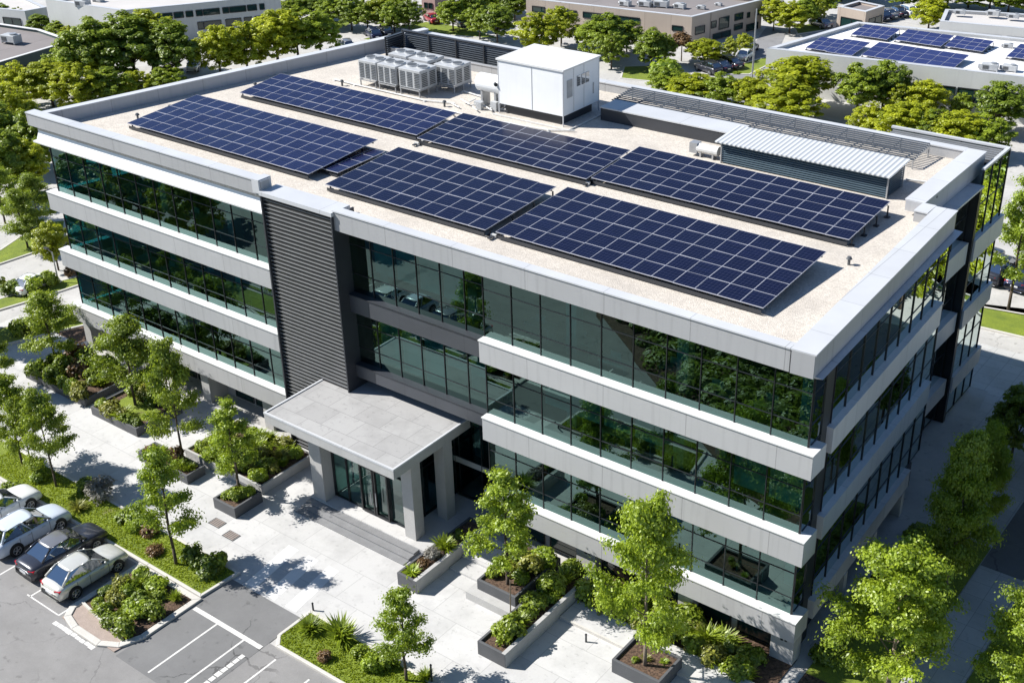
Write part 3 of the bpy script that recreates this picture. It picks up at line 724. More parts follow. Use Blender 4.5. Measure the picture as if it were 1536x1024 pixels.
TK = empty('water_tank', (-31.9, 19.6, ZR), 'pale horizontal water tank against the side of the white plant room', 'tank')
t = MB().tube((-32.9, 19.6, 17.45), (-30.95, 19.6, 17.45), .58, 24).tube((-33.05, 19.6, 17.45), (-32.9, 19.6, 17.45), .4, 24, .58); t.build('vessel', M['white'], TK, smooth=False)
MB().box(-32.6, -32.45, 19.2, 20.0, ZR, 17.0).build('cradle', M['steel'], TK); MB().box(-31.5, -31.35, 19.2, 20.0, ZR, 17.0).build('cradle', M['steel'], TK)
MB().tube((-31.2, 19.0, 17.7), (-30.9, 18.7, 17.75), .12, 10).build('valve', M['black'], TK)
PC = empty('pump_set', (-32, 18.6, ZR), 'tangle of small pumps and grey pipes beneath the water tank', 'pump')
pb = MB(); rg = random.Random(3)
for k in range(9):
    x, y = -33.6+rg.random()*2.4, 18.0+rg.random()*1.3; a = rg.random()*3
    pb.tube((x, y, ZR+.1+.1*rg.random()), (x+math.cos(a)*1.1, y+math.sin(a)*.5, ZR+.12+.2*rg.random()), .045, 6)
pb.build('pipes', M['pipe'], PC)
pb = MB()
for k in range(6):
    x, y = -33.2+rg.random()*1.8, 18.2+rg.random()*1.0; pb.box(x, x+.3+.2*rg.random(), y, y+.3, ZR+.02, ZR+.3+.35*rg.random())
pb.build('motors', M['hvac'], PC)

def condenser():
    """unit about 1.8 x 1.75 x 1.35 on a steel skid; origin at its centre on the roof"""
    r = empty('condenser_unit', (0, 0, 0), 'x', 'condenser', 'condensers in a cluster on the roof')
    MB().box(-.88, .88, -.86, .86, .5, 1.78).build('casing', M['hvac'], r, local=True, bevel=.03)
    g = MB()
    for x0 in (-.78, -.2, .4):
        for k in range(9): g.box(x0, x0+.42, -.885, -.861, .62+k*.115, .68+k*.115)
    for y0 in (-.7, .1):
        for k in range(8): g.box(.881, .905, y0, y0+.55, .66+k*.12, .73+k*.12)
    g.build('grille', M['hvacdark'], r, local=True)
    for x in (-.44, .44):
        f = MB().tube((x, 0, 1.78), (x, 0, 1.86), .4, 18, .38); fo = f.build('fan_ring', M['hvac'], r, local=True)
        f = MB().tube((x, 0, 1.861), (x, 0, 1.867), .33, 18)
        f.build('fan', M['hvacdark'], fo, local=True)
    k = MB()
    for x in (-.8, .74):
        k.box(x, x+.07, -.95, .95, .4, .49)
        for y in (-.9, .0, .83): k.box(x, x+.07, y, y+.07, 0, .4)
    k.box(-.73, .74, -.95, -.88, .41, .48).box(-.73, .74, .88, .95, .41, .48)
    k.build('skid', M['steel'], r, local=True)
    return r
cu = condenser()
for i, (x, y, sxx, lab) in enumerate([(-41.9, 19.3, .92, 'grey condenser at the far left front of the roof cluster'), (-40.1, 19.3, .95, 'grey condenser in the middle of the front row of the cluster'),
        (-38.1, 19.35, 1.08, 'grey condenser at the front right corner of the cluster, nearest the solar panels'), (-41.2, 21.6, .95, 'grey condenser at the rear left of the cluster'),
        (-39.2, 21.5, 1.0, 'grey condenser in the middle of the rear row of the cluster'), (-36.7, 21.3, 1.05, 'grey condenser at the rear right of the cluster, nearest the white plant room')]):
    o = cu if i == 0 else copy_tree(cu)
    o.location = (x, y, ZR); o.scale = (sxx, 1, 1); o['label'] = lab

TR_ = empty('roof_duct', (-20, 22, ZR), 'long low dark duct box with a pale lid between plant room and louvred shed', 'duct')
MB().box(-24.6, -15.3, 21.2, 22.9, ZR, 16.68).build('body', M['charcoal'], TR_)
MB().box(-24.65, -15.2, 21.15, 22.95, 16.682, 16.76).build('lid', M['cap'], TR_)
SH = empty('roof_shed', (-9.7, 19.5, ZR), 'long louvred equipment shed with a pale corrugated roof', 'shed')
MB().box(-14.6, -4.9, 18.7, 20.6, ZR, 17.12).build('body', M['black'], SH)
s_ = MB()
for k in range(9): z = ZR+.08+k*.125; s_.hexa([(-14.65, 18.56, z), (-4.85, 18.56, z), (-4.85, 18.69, z+.06), (-14.65, 18.69, z+.06), (-14.65, 18.56, z+.035), (-4.85, 18.56, z+.035), (-4.85, 18.69, z+.095), (-14.65, 18.69, z+.095)])
for k in range(9): z = ZR+.08+k*.125; s_.box(-4.89, -4.8, 18.75, 20.55, z, z+.045)
s_.build('louvres', M['shedslat'], SH)
p_ = MB()
for x in (-14.66, -4.86): p_.box(x, x+.07, 18.52, 18.6, ZR, 17.2).box(x, x+.07, 20.6, 20.68, ZR, 17.25)
p_.build('posts', M['steel'], SH)
MB().hexa([(-14.9, 18.25, 17.16), (-4.65, 18.25, 17.16), (-4.65, 20.9, 17.34), (-14.9, 20.9, 17.34), (-14.9, 18.25, 17.24), (-4.65, 18.25, 17.24), (-4.65, 20.9, 17.42), (-14.9, 20.9, 17.42)]).build('roof', M['corr'], SH)
bl_ = empty('pipe_blower', (-15.6, 18.9, ZR), 'small pale blower pipe at the end of the louvred shed', 'blower')
MB().tube((-16.3, 18.9, ZR+.5), (-14.95, 18.9, ZR+.5), .28, 14).build('pipe', M['pipe'], bl_)
MB().box(-16.75, -16.25, 18.65, 19.15, ZR+.2, ZR+.8).box(-16.1, -16.0, 18.7, 19.1, ZR, ZR+.3).box(-15.3, -15.2, 18.7, 19.1, ZR, ZR+.3).build('motor', M['steel'], bl_)

RK = empty('slatted_rack', (-16, 24.8, ZR), 'long dark slatted steel rack along the rear parapet', 'rack')
rk = MB()
for k in range(10):
    t = k/9; y = 23.5+2.3*t; z = 16.45+.22*t; rk.box(-25.3, -5.4, y-.05, y+.05, z, z+.05)
rk.build('slats', M['dslat'], RK)
for x in np.arange(-25.2, -5.2, 1.65):
    rk = MB(); rk.bar((x, 23.45, 16.40), (x, 25.85, 16.63), .06, .07)
    rk.box(x-.03, x+.03, 23.45, 23.51, ZR, 16.38).box(x-.03, x+.03, 25.75, 25.81, ZR, 16.6)
    rk.build('post', M['steel'], RK)
SC = empty('louvre_screen', (-42, 26.8, ZR), 'tall dark louvred screen wall at the rear left roof corner', 'screen')
s_ = MB()
for k in range(9):
    z = ZR+.12+k*.155
    s_.hexa([(-46.0, 26.75, z), (-31.3, 26.75, z), (-31.3, 26.9, z+.06), (-46.0, 26.9, z+.06), (-46.0, 26.75, z+.045), (-31.3, 26.75, z+.045), (-31.3, 26.9, z+.105), (-46.0, 26.9, z+.105)])
    s_.box(-46.15, -46.0, 24.9, 26.75, z, z+.05)
s_.build('slats', M['dslat'], SC)
MB().box(-46.0, -31.3, 27.0, 27.05, ZR, 17.3).box(-46.3, -46.25, 24.9, 27.05, ZR, 17.3).build('backing', M['charcoal'], SC)
p_ = MB()
for x in (-46.2, -43.6, -41, -38.4, -35.8, -33.4): p_.box(x, x+.08, 26.66, 26.74, ZR, 17.42)
p_.box(-46.2, -31.3, 26.7, 26.95, 17.38, 17.45); p_.build('posts', M['charcoal'], SC)
LW = MB().box(-46.3, -31.3, 25.2, 25.4, ZR, 16.45).box(-46.35, -31.25, 25.15, 25.45, 16.451, 16.5).build('low_roof_wall', M['fascia'])
tag(LW, 'low grey upstand wall in front of the dark roof screen', 'wall')
# small things on the gravel
rg = random.Random(11)
VENTS = [(-49.6, 5.0, 'by the left end of the long front solar array'), (-49.2, 7.3, 'behind the left end of the long front solar array'), (-48.3, 13.9, 'at the left end of the rear solar array'),
         (-43.6, 17.6, 'in front of the leftmost condenser'), (-3.0, 9.9, 'at the right end of the front corner array'), (-2.6, 19.5, 'by the roof notch beside the louvred shed'), (-34.6, 17.9, 'right of the condensers')]
for x, y, lb in VENTS:
    v = MB().tube((x, y, ZR), (x, y, ZR+.3), .07, 10).tube((x, y, ZR+.3), (x, y, ZR+.42), .15, 10, .09).build('roof_vent', M['hvacdark'])
    tag(v, 'small dark roof vent standing '+lb, 'vent', 'small vents on the roof')
for pts, lb in (([(-34.0, 17.2), (-31, 17.1), (-26, 17.6), (-24.6, 18.4)], 'thin pale pipe run along the gravel before the plant room'), ([(-44.9, 18.2), (-42.9, 18.1), (-36.4, 18.0), (-34.3, 18.6)], 'thin pale pipe run along the gravel before the condensers'),
                ([(-5.0, 21.6), (-3.6, 21.9), (-3.2, 21.5)], 'short dark pipe run right of the louvred shed'), ([(-35.6, 21.0), (-33.4, 20.6), (-32.6, 19.9)], 'thin pipe run linking condensers and water tank')):
    pm_ = MB()
    for a, b in zip(pts, pts[1:]): pm_.tube((*a, ZR+.1), (*b, ZR+.1), .05, 8).box(a[0]-.08, a[0]+.08, a[1]-.12, a[1]+.12, ZR, ZR+.06)
    tag(pm_.build('roof_pipe', M['pipe']), lb, 'pipe', 'pipe runs on the roof')

# ------------------------------------------------------------------ vegetation
def leaves_mesh(name, pos, nrm, size, tint, m, aspect=1.6):
    """one bent leaf per point, as numpy arrays"""
    n = len(pos); rg = np.random.default_rng(n)
    ref = rg.normal(size=(n, 3)); u = np.cross(nrm, ref); u /= np.linalg.norm(u, axis=1)[:, None]+1e-9; v = np.cross(nrm, u)
    s = size[:, None]
    a = pos-u*s*aspect*.5; b = pos+v*s*.5+nrm*s*.12; c = pos+u*s*aspect*.5; d = pos-v*s*.5+nrm*s*.12
    V = np.stack([a, b, c, d], 1).reshape(-1, 3)
    me = bpy.data.meshes.new(name); me.vertices.add(4*n); me.vertices.foreach_set('co', V.astype(np.float32).ravel())
    me.loops.add(6*n); me.polygons.add(2*n)
    base = np.arange(n)[:, None]*4; tri = np.concatenate([base+[0, 1, 2], base+[0, 2, 3]], 1).reshape(-1)
    me.loops.foreach_set('vertex_index', tri.astype(np.int32)); me.polygons.foreach_set('loop_start', np.arange(0, 6*n, 3, dtype=np.int32))
    me.polygons.foreach_set('loop_total', np.full(2*n, 3, np.int32))
    me.update(calc_edges=True); me.materials.append(m)
    at_ = me.attributes.new('tint', 'FLOAT', 'FACE'); at_.data.foreach_set('value', np.repeat(np.clip(tint, 0, 1), 2).astype(np.float32))
    return me
def unit(a): return a/(np.linalg.norm(a, axis=-1, keepdims=True)+1e-9)
def open_tree(seed, leaf, H=6.0, W=3.6, n_limb=20, base=.28, per=46, lsz=.2, spread=.26, top_w=.35, layer=.0):
    """young tree: trunk, limbs, twigs, leaf sprays along them; crown width W, height H"""
    rg = np.random.default_rng(seed); tr = MB(); C = []
    k = 6; prev = Vector((0, 0, 0)); r0 = .012*H+.02
    for i in range(k):
        z1 = H*.93*(i+1)/k; nx = Vector((rg.normal()*.02*H*(i/k), rg.normal()*.02*H*(i/k), z1)); ra, rb = r0*(1-i/k*.85), r0*(1-(i+1)/k*.85)
        tr.tube(prev, nx, ra, 7, rb); prev = nx
    ga = rg.random()*6
    for i in range(n_limb):
        t = (i+.3)/n_limb; z = H*(base+(.93-base)*t); az = ga+i*2.4+rg.normal()*.25
        prof = (1.06-.82*t)**.9 if t > .18 else .68+t*1.35
        Ln = W*.5*max(top_w*.6, min(1, prof))*(.75+.35*rg.random()); el = R(18+38*t+rg.normal()*7)
        s = Vector((0, 0, z-.12*Ln)); e = s+Vector((math.cos(az)*math.cos(el), math.sin(az)*math.cos(el), math.sin(el)))*Ln
        tr.tube(s, e, .012*H*.32*(1-t*.5)+.006, 5, .006)
        for q in (.45, .65, .85, 1.0):
            c = s.lerp(e, q); C.append((c, spread*(.75+.5*rg.random())))
            if q < 1:
                sd = 1 if rg.random() > .5 else -1; a2 = az+sd*(.6+.5*rg.random()); L2 = Ln*(.28+.25*rg.random())
                e2 = c+Vector((math.cos(a2), math.sin(a2), .25+.2*rg.normal()))*L2
                tr.tube(c, e2, .008, 4, .004); C.append((e2, spread*(.7+.6*rg.random()))); C.append((c.lerp(e2, .55), spread*.7))
    C.append((Vector((0, 0, H*.97)), spread*.8)); C.append((Vector((0, 0, H*.9)), spread))
    P, Nn, T, Z = [], [], [], []
    for c, r in C:
        m = int(per*(.6+.8*rg.random())*(r/spread)); off = rg.normal(size=(m, 3))*[r, r, r*.55]
        P.append(np.array(c)+off); Nn.append(unit(off/r*.55+rg.normal(size=(m, 3))*.55+[0, 0, .75]))
        T.append(np.clip(rg.normal(.45, .2)+rg.normal(size=m)*.16, 0, 1)); Z.append(lsz*(.6+.8*rg.random(m)))
    P = np.concatenate(P); me = leaves_mesh('crown', P, np.concatenate(Nn), np.concatenate(Z), np.concatenate(T), leaf)
    return dict(H=float(P[:, 2].max()), W=float(np.percentile(np.hypot(P[:, 0], P[:, 1]), 98.5)*2), crown=me, trunk=tr)
def full_tree(seed, leaf, H=6.0, W=4.6, base=.1, nc=85, per=42, lsz=.36, cr=.5, shape=(1.0, .9), fill=.45):
    """denser tree: leaf clumps over an uneven crown volume, gaps between them"""
    rg = np.random.default_rng(seed); tr = MB(); zc = H*(base+1)/2; hz = H*(1-base)/2
    lob = unit(rg.normal(size=(7, 3))); la = rg.uniform(-.22, .3, 7)
    P, Nn, T, Z, ctr = [], [], [], [], []
    for i in range(nc):
        d = unit(rg.normal(size=3)); d[2] = d[2]*.9+.08; d = unit(d); k = 1+sum(la[j]*max(0, float(d@lob[j]))**3 for j in range(7))
        rr = (rg.random()**fill)*k*(.88+.14*rg.random()); wz = 1-.28*max(0, d[2])*(2-shape[0]) ; c = np.array([d[0]*W*.42*rr*wz, d[1]*W*.42*rr*wz, zc+d[2]*hz*.86*rr*shape[1]]); ctr.append(c)
        r = cr*(.6+.7*rg.random()); m = int(per*(.6+.8*rg.random())); off = unit(rg.normal(size=(m, 3)))*(r*rg.random(m)**.45)[:, None]*[1, 1, .72]
        P.append(c+off); Nn.append(unit(off/r*.8+d*.35+rg.normal(size=(m, 3))*.4+[0, 0, .8]))
        T.append(np.clip(rg.normal(.5, .22)+rg.normal(size=m)*.14, 0, 1)); Z.append(lsz*(.6+.8*rg.random(m)))
    r0 = .018*H; fork = Vector((0, 0, H*(base+.2))); tr.tube((0, 0, 0), fork, r0, 7, r0*.7)
    for i in range(0, nc, max(1, nc//14)):
        e = Vector(ctr[i]);
        if e.z > fork.z: tr.tube(fork, e, r0*.4, 5, .012)
    tr.tube(fork, (0, 0, H*.85), r0*.6, 6, .02)
    P = np.concatenate(P); me = leaves_mesh('crown', P, np.concatenate(Nn), np.concatenate(Z), np.concatenate(T), leaf)
    return dict(H=float(np.percentile(P[:, 2], 99.7)), W=float(np.percentile(np.hypot(P[:, 0], P[:, 1]), 98.5)*2), crown=me, trunk=tr)

PROTO = {}
def proto(key, d, bark):
    me = d['trunk'].build('trunk', M[bark], smooth=True); d['tm'] = me.data; bpy.data.objects.remove(me); PROTO.setdefault(key, []).append(d)
for s in (1, 2): proto('young', open_tree(s, LEAF['lime'], 6, 3.3, 16, .28, 86, .078, .165), 'bark')
for s in (3, 4, 5): proto('street', open_tree(s, LEAF['green'], 6, 4.2, 17, .3, 112, .082, .19), 'bark')
for s in (6, 7): proto('lush', open_tree(s, LEAF['lime'], 6.5, 5.4, 22, .22, 150, .078, .19), 'palebark')
for s in (8,): proto('oval', open_tree(s, LEAF['lime'], 6.5, 4.2, 28, .18, 200, .082, .23), 'palebark')
for s in (9, 10): proto('bright', full_tree(s, LEAF['sunny'], nc=190, lsz=.115, per=92, cr=.33), 'bark')
for s in (11, 12, 13): proto('mid', full_tree(s, LEAF['green'], nc=190, lsz=.115, per=92, base=.08, cr=.33), 'bark')
for s in (14, 15): proto('dark', full_tree(s, LEAF['deep'], nc=200, lsz=.115, per=92, base=.06, cr=.33), 'bark')
for s in (16,): proto('rusty', full_tree(s, LEAF['rust'], nc=60, lsz=.28, per=30, base=.3), 'palebark')
LOOK = dict(young='young yellow-green', street='slender green', lush='broad lime green', oval='tall oval green', bright='yellow-green', mid='mid green', dark='dark green', rusty='sparse brownish')
tree_n = [0]
def tree(x, y, z, W, H, kind, label, group=None, var=None, rz=None):
    tree_n[0] += 1; i = tree_n[0]; rg = random.Random(i*13); P = PROTO[kind]; d = P[(i if var is None else var) % len(P)]
    r = empty('tree', (x, y, z), label, 'tree', group, rg.random()*6.28 if rz is None else rz)
    r.scale = (W/d['W'], W/d['W'], H/d['H'])
    for nm, me in (('trunk', d['tm']), ('crown', d['crown'])):
        o = bpy.data.objects.new(nm, me); COL.objects.link(o); o.parent = r
    return r
def tree_px(bx, by, top, wpx, kind, label, group=None, z=0., **kw):
    if group: wpx *= 1.22; top -= 5
    g = at(bx, by, z); lo, hi = .5, 40
    for _ in range(40):
        m = (lo+hi)/2
        if proj((g[0], g[1], z+m))[1] > top: lo = m
        else: hi = m
    dpt = proj((g[0], g[1], z+lo*.6))[2]
    return tree(g[0], g[1], z, wpx*dpt/F_PX, lo, kind, label, group, **kw)

# near trees, one by one
tree_px(86, 552, 432, 95, 'street', 'slender green tree in the farthest left planter beside the building corner', var=0)
tree_px(205, 617, 474, 112, 'street', 'broad green street tree in the long planter with a small lawn', var=1)
tree_px(276, 695, 502, 92, 'street', 'leafy green tree in the low planter left of the entrance bed', var=2)
tree_px(250, 575, 505, 70, 'street', 'small green tree close to the left wing facade behind two planters', var=1)
tree_px(359, 737, 600, 88, 'young', 'light green sapling in the dark square planter box near the steps', var=0, z=.5)
tree_px(265, 848, 664, 95, 'young', 'yellow-green sapling on the lawn strip behind the shrub island', var=1)
tree_px(34, 697, 558, 88, 'street', 'leafy tree on the far lawn edge at the very left of the strip', var=2)
tree_px(85, 731, 580, 84, 'street', 'leafy tree on the lawn strip in front of the white parked car', var=0)
tree_px(50, 708, 592, 66, 'street', 'thin leafy tree between two taller ones on the lawn strip', var=1)
tree_px(2, 590, 480, 66, 'street', 'leafy tree cut by the left picture edge beside the planters', var=2)
tree_px(610, 1022, 878, 90, 'young', 'bright yellow-green sapling on the kerbed lawn at the lot corner', var=1)
tree_px(762, 883, 706, 116, 'young', 'light green sapling in the raised dark planter right of the entrance', var=0, z=.6)
tree_px(967, 1000, 735, 172, 'lush', 'broad lime tree in the dark planter box by the walkway', var=0, z=.5)
tree_px(1331, 1035, 812, 212, 'lush', 'big bushy lime tree beside the dark right corner of the building', var=1)
tree_px(1419, 883, 640, 104, 'oval', 'tall shaded oval tree on the side lawn along the right facade', var=0)
tree_px(1466, 790, 626, 76, 'oval', 'shaded oval tree behind the tall one on the side lawn', var=0)
tree_px(1516, 690, 578, 84, 'dark', 'dark shaded tree in the far shadow right of the side drive', var=0)
tree_px(1535, 1075, 862, 172, 'lush', 'lime tree at the lower right picture corner beyond the side walk', var=0)
tree_px(1512, 466, 262, 96, 'young', 'tall thin yellow-green tree on the verge in the rear lot', var=0)
tree_px(1538, 420, 235, 70, 'lush', 'yellow-green tree at the right picture edge behind the thin verge tree', var=1)
# thin stem in the long planter
st_ = empty('sapling', (-12.05, -4.9, .6), 'thin bare young stem in the long planter beneath the sapling', 'tree')
MB().tube((0, 0, 0), (.03, 0, 2.1), .035, 7, .02).build('trunk', M['palebark'], st_, local=True)

# the far left verges
LV = [(42, 372, 285, 62, 'street'), (8, 335, 255, 60, 'street'), (62, 352, 262, 60, 'street'), (56, 378, 318, 46, 'street'), (88, 405, 338, 46, 'bright'), (20, 300, 205, 78, 'mid'), (48, 292, 215, 62, 'bright'),
      (6, 255, 165, 72, 'dark'), (58, 262, 175, 66, 'mid'), (30, 215, 135, 82, 'bright'), (92, 250, 190, 40, 'mid')]
LB = ['slender tree on the nearer verge of the left side road', 'slender tree at the left picture edge above the side road', 'slender tree close to the building corner by the side road', 'small slender tree on the verge below the parapet corner',
      'small yellow-green tree just left of the lower window strips', 'mid green tree behind the side road, by the left picture edge', 'yellow-green tree behind the side road, next to the parapet corner',
      'dark green tree highest at the left picture edge', 'mid green tree just left of the roof corner', 'yellow-green tree above the roof corner at the far left', 'small mid green tree touching the left roof corner']
for (bx, by, tp, wp, kd), lb in zip(LV, LB): tree_px(bx, by, tp, wp, kd, lb, 'trees along the left side road')
# groups of trees behind the building: (group, landmark phrase, [(base x, base y, top, width, kind)])
ROWS = [
 ('trees behind the left roof edge', 'from the left roof corner behind the left parapet', [(32, 165, 100, 82, 'bright'), (80, 160, 97, 74, 'bright'), (120, 168, 102, 80, 'bright'), (165, 160, 108, 62, 'mid'), (205, 150, 112, 60, 'bright'), (250, 142, 104, 58, 'mid')]),
 ('big trees before the pale two-storey block', 'from the grey roofed shed, before the pale block', [(118, 135, 52, 70, 'mid'), (158, 130, 32, 88, 'mid'), (205, 125, 28, 92, 'dark'), (232, 112, 22, 88, 'bright'), (268, 125, 38, 74, 'dark')]),
 ('trees beside the pale two-storey block', 'from the pale block toward the roof screen', [(332, 118, 45, 66, 'bright'), (372, 108, 38, 78, 'bright'), (418, 100, 22, 78, 'bright'), (448, 92, 20, 76, 'mid'), (482, 88, 24, 62, 'mid')]),
 ('trees beyond the rear left parking', 'from the pale block, beyond the rear parking', [(437, 38, 2, 46, 'mid'), (468, 30, -6, 46, 'dark'), (500, 42, 0, 46, 'mid'), (528, 46, 2, 44, 'dark'), (552, 48, 6, 42, 'mid'), (575, 44, -2, 44, 'bright'), (592, 50, 4, 44, 'mid'), (614, 50, 6, 42, 'dark')]),
 ('trees between rear parking and beige block', 'from the small pink building, left of the beige block', [(680, 48, 2, 46, 'mid'), (706, 40, -8, 50, 'dark'), (720, 58, 14, 40, 'mid'), (746, 64, 14, 50, 'dark'), (738, 22, -18, 52, 'mid'), (772, 30, -6, 44, 'dark')]),
 ('trees before the beige block', 'from the left end of the beige block, standing before it', [(804, 82, 24, 74, 'bright'), (842, 70, 16, 46, 'bright'), (880, 78, 40, 40, 'mid'), (908, 88, 28, 76, 'mid'), (940, 78, 36, 40, 'dark'), (917, 104, 52, 44, 'mid'), (977, 104, 50, 46, 'dark'), (996, 98, 56, 30, 'mid'), (1022, 92, 54, 32, 'rusty'), (1056, 98, 64, 50, 'bright'), (1094, 92, 60, 24, 'bright'), (1116, 84, 56, 24, 'bright')]),
 ('trees along the rear parapet', 'from the white plant room along the rear parapet', [(1000, 150, 108, 52, 'mid'), (1040, 158, 116, 66, 'bright'), (1082, 165, 116, 66, 'mid'), (1120, 170, 122, 56, 'bright'), (1180, 190, 132, 112, 'bright')]),
 ('trees before the white solar-roofed building', 'from its left corner before the white solar-roofed building', [(1190, 168, 92, 98, 'bright'), (1284, 178, 102, 66, 'mid'), (1322, 172, 98, 66, 'dark'), (1345, 182, 132, 50, 'bright'), (1384, 180, 126, 58, 'bright'), (1440, 178, 144, 28, 'mid'), (1494, 200, 130, 78, 'dark')]),
 ('low trees beyond the rear right parapet', 'from the plant room end, just beyond the rear right parapet', [(1304, 212, 160, 62, 'bright'), (1352, 220, 160, 78, 'bright'), (1400, 226, 168, 58, 'mid'), (1434, 232, 172, 76, 'bright'), (1474, 236, 180, 64, 'mid')]),
 ('trees between beige block and white building', 'from the right end of the beige block', [(1160, 46, 4, 36, 'bright'), (1184, 50, 8, 56, 'bright'), (1204, 42, 2, 44, 'mid'), (1222, 36, 0, 36, 'bright'), (1236, 26, -6, 36, 'mid'), (1150, 22, -20, 40, 'mid')]),
 ('trees by the far white roof', 'from the small beige building, beside the far white roof', [(1392, 46, 4, 48, 'bright'), (1430, 50, 33, 22, 'dark'), (1456, 52, 36, 20, 'mid'), (1470, 54, 30, 36, 'dark'), (1491, 56, 38, 22, 'mid'), (1514, 58, 32, 34, 'dark')]),
 ('trees along the far top edge', 'from the small beige building along the far horizon', [(1352, 14, -22, 46, 'mid'), (1384, 12, -26, 50, 'dark'), (1420, 10, -24, 54, 'mid'), (1452, 12, -22, 52, 'dark'), (1484, 14, -20, 52, 'mid'), (1512, 18, -16, 50, 'dark'), (1540, 20, -14, 50, 'mid'), (1300, 4, -34, 46, 'dark'), (1262, 2, -36, 46, 'mid'), (1215, -2, -40, 50, 'dark')]),
 ('trees at the far top middle', 'from the pale block along the far top edge', [(440, 8, -30, 48, 'dark'), (480, 6, -34, 50, 'mid'), (520, 10, -30, 50, 'dark'), (560, 12, -28, 50, 'mid'), (604, 14, -26, 48, 'dark'), (690, 8, -30, 46, 'mid'), (770, 2, -36, 50, 'dark')]),
 ('bushy trees by the pale far-left buildings', 'from the left picture edge, by the grey roofed shed', [(8, 40, 12, 30, 'dark'), (30, 42, 16, 26, 'mid'), (62, 52, 26, 34, 'dark'), (92, 58, 36, 34, 'mid'), (104, 62, 44, 30, 'bright')]),
]
for grp, lm_, L in ROWS:
    for i, (bx, by, tp, wp, kd) in enumerate(L):
        tree_px(bx, by, tp, wp, kd, f'{LOOK[kd]} tree, {ORD[i]} {lm_}', grp)
# trees outside the frame that the facades mirror
for i, (x, y, kd) in enumerate([(-66, -20, 'mid'), (-60, -25, 'mid'), (-54, -27, 'bright'), (-48, -30, 'mid'), (-41, -33, 'bright'), (-60, -15, 'bright'), (-68, -9, 'mid'), (-62, -4, 'bright'), (-72, -15, 'mid'), (-66, -14, 'bright'), (-34, -35, 'mid'), (-26, -32, 'bright'), (-18, -28, 'mid'), (-9, -22.5, 'bright'), (-1, -18, 'mid')]):
    tree(x, y, 0, 6.6, 8.2, kd, f'{LOOK[kd]} tree, {ORD[i]} from the left outside the lot, mirrored in the glass front', 'trees mirrored in the glass front')
for i, (x, y, kd) in enumerate([(9.5, 16, 'mid'), (10, 23, 'bright'), (9.5, 30, 'mid'), (14, 36, 'bright'), (12, 9, 'mid'), (17, 20, 'bright'), (18, 29, 'mid'), (10, 42, 'bright'), (4, 52, 'mid'), (3.5, 41, 'bright'), (6.5, 38.5, 'bright'), (7, 47, 'mid'), (8.2, 26.5, 'bright'), (8.4, 19.5, 'bright')]):
    tree(x, y, 0, 6, 9.8, kd, f'{LOOK[kd]} tree, {ORD[i]} beyond the side drive, mirrored in the right facade', 'trees mirrored in the right facade')

# ------------------------------------------------------------------ shrubs
def mound(seed, leaf, n=1150, r=.5, h=.62, lsz=.085):
    rg = np.random.default_rng(seed); P, Nn, T = [], [], []
    for i in range(16):
        d = unit(rg.normal(size=3)); d[2] = abs(d[2]); c = d*[r*.62, r*.62, h*.55]+[0, 0, h*.18]; m = n//16
        off = unit(rg.normal(size=(m, 3)))*(.23*rg.random(m)**.5)[:, None]; off[:, 2] += np.where(rg.random(m) > .85, .14*rg.random(m), 0)
        P.append(c+off); Nn.append(unit(off*3+d*.4+rg.normal(size=(m, 3))*.4+[0, 0, .3])); T.append(np.clip(rg.normal(.42, .22)+rg.normal(size=m)*.15, 0, 1))
    P = np.concatenate(P); P[:, 2] = np.abs(P[:, 2])
    return leaves_mesh('foliage', P, np.concatenate(Nn), lsz*(.6+.8*rg.random(len(P))), np.concatenate(T), leaf)
def tussock(seed, leaf, n=110, L=.75, wd=.05, up=.9):
    """fan of arching blades"""
    rg = np.random.default_rng(seed); v, f, tn = [], [], []
    for i in range(n):
        az = rg.random()*6.28; el = up*(.35+.65*rg.random()); l = L*(.6+.5*rg.random()); d = np.array([math.cos(az)*math.cos(el), math.sin(az)*math.cos(el), math.sin(el)]); s = np.array([-math.sin(az), math.cos(az), 0])*wd*(.6+.6*rg.random())
        o = np.array([rg.normal()*.06, rg.normal()*.06, 0]); k = len(v); m = o+d*l*.6; t = o+d*l+np.array([math.cos(az), math.sin(az), -.5])*l*.16; tt = rg.random()
        v += [tuple(o-s*.4), tuple(o+s*.4), tuple(m+s), tuple(m-s), tuple(t)]; f += [(k, k+1, k+2, k+3), (k+3, k+2, k+4)]; tn += [tt, tt]
    me = bpy.data.meshes.new('foliage'); me.from_pydata(v, [], f); me.materials.append(leaf); me.attributes.new('tint', 'FLOAT', 'FACE').data.foreach_set('value', tn)
    return me
SHR = dict(green=[mound(21, LEAF['green']), mound(22, LEAF['green'])], lime=[mound(23, LEAF['lime']), mound(24, LEAF['lime'])], deep=[mound(25, LEAF['deep']), mound(26, LEAF['deep'])], olive=[mound(27, LEAF['olive'])], rust=[mound(28, LEAF['rust'], 700)],
           spiky=[tussock(31, LEAF['green'], 230, .66, .03, 1.35), tussock(32, LEAF['green'], 200, .62, .034, 1.3)], tuft=[tussock(33, LEAF['olive'], 150, .6, .03, 1.2), tussock(34, LEAF['lime'], 130, .6, .035, 1.2)], silver=[mound(35, LEAF['silver'], 700, .5, .7, .07)])
SL = dict(green='rounded green shrub', lime='bright lime shrub', deep='dark green shrub', olive='olive toned shrub', rust='reddish brown shrub', spiky='spiky green plant', tuft='tufted grassy plant', silver='pale silvery shrub')
sn = [0]
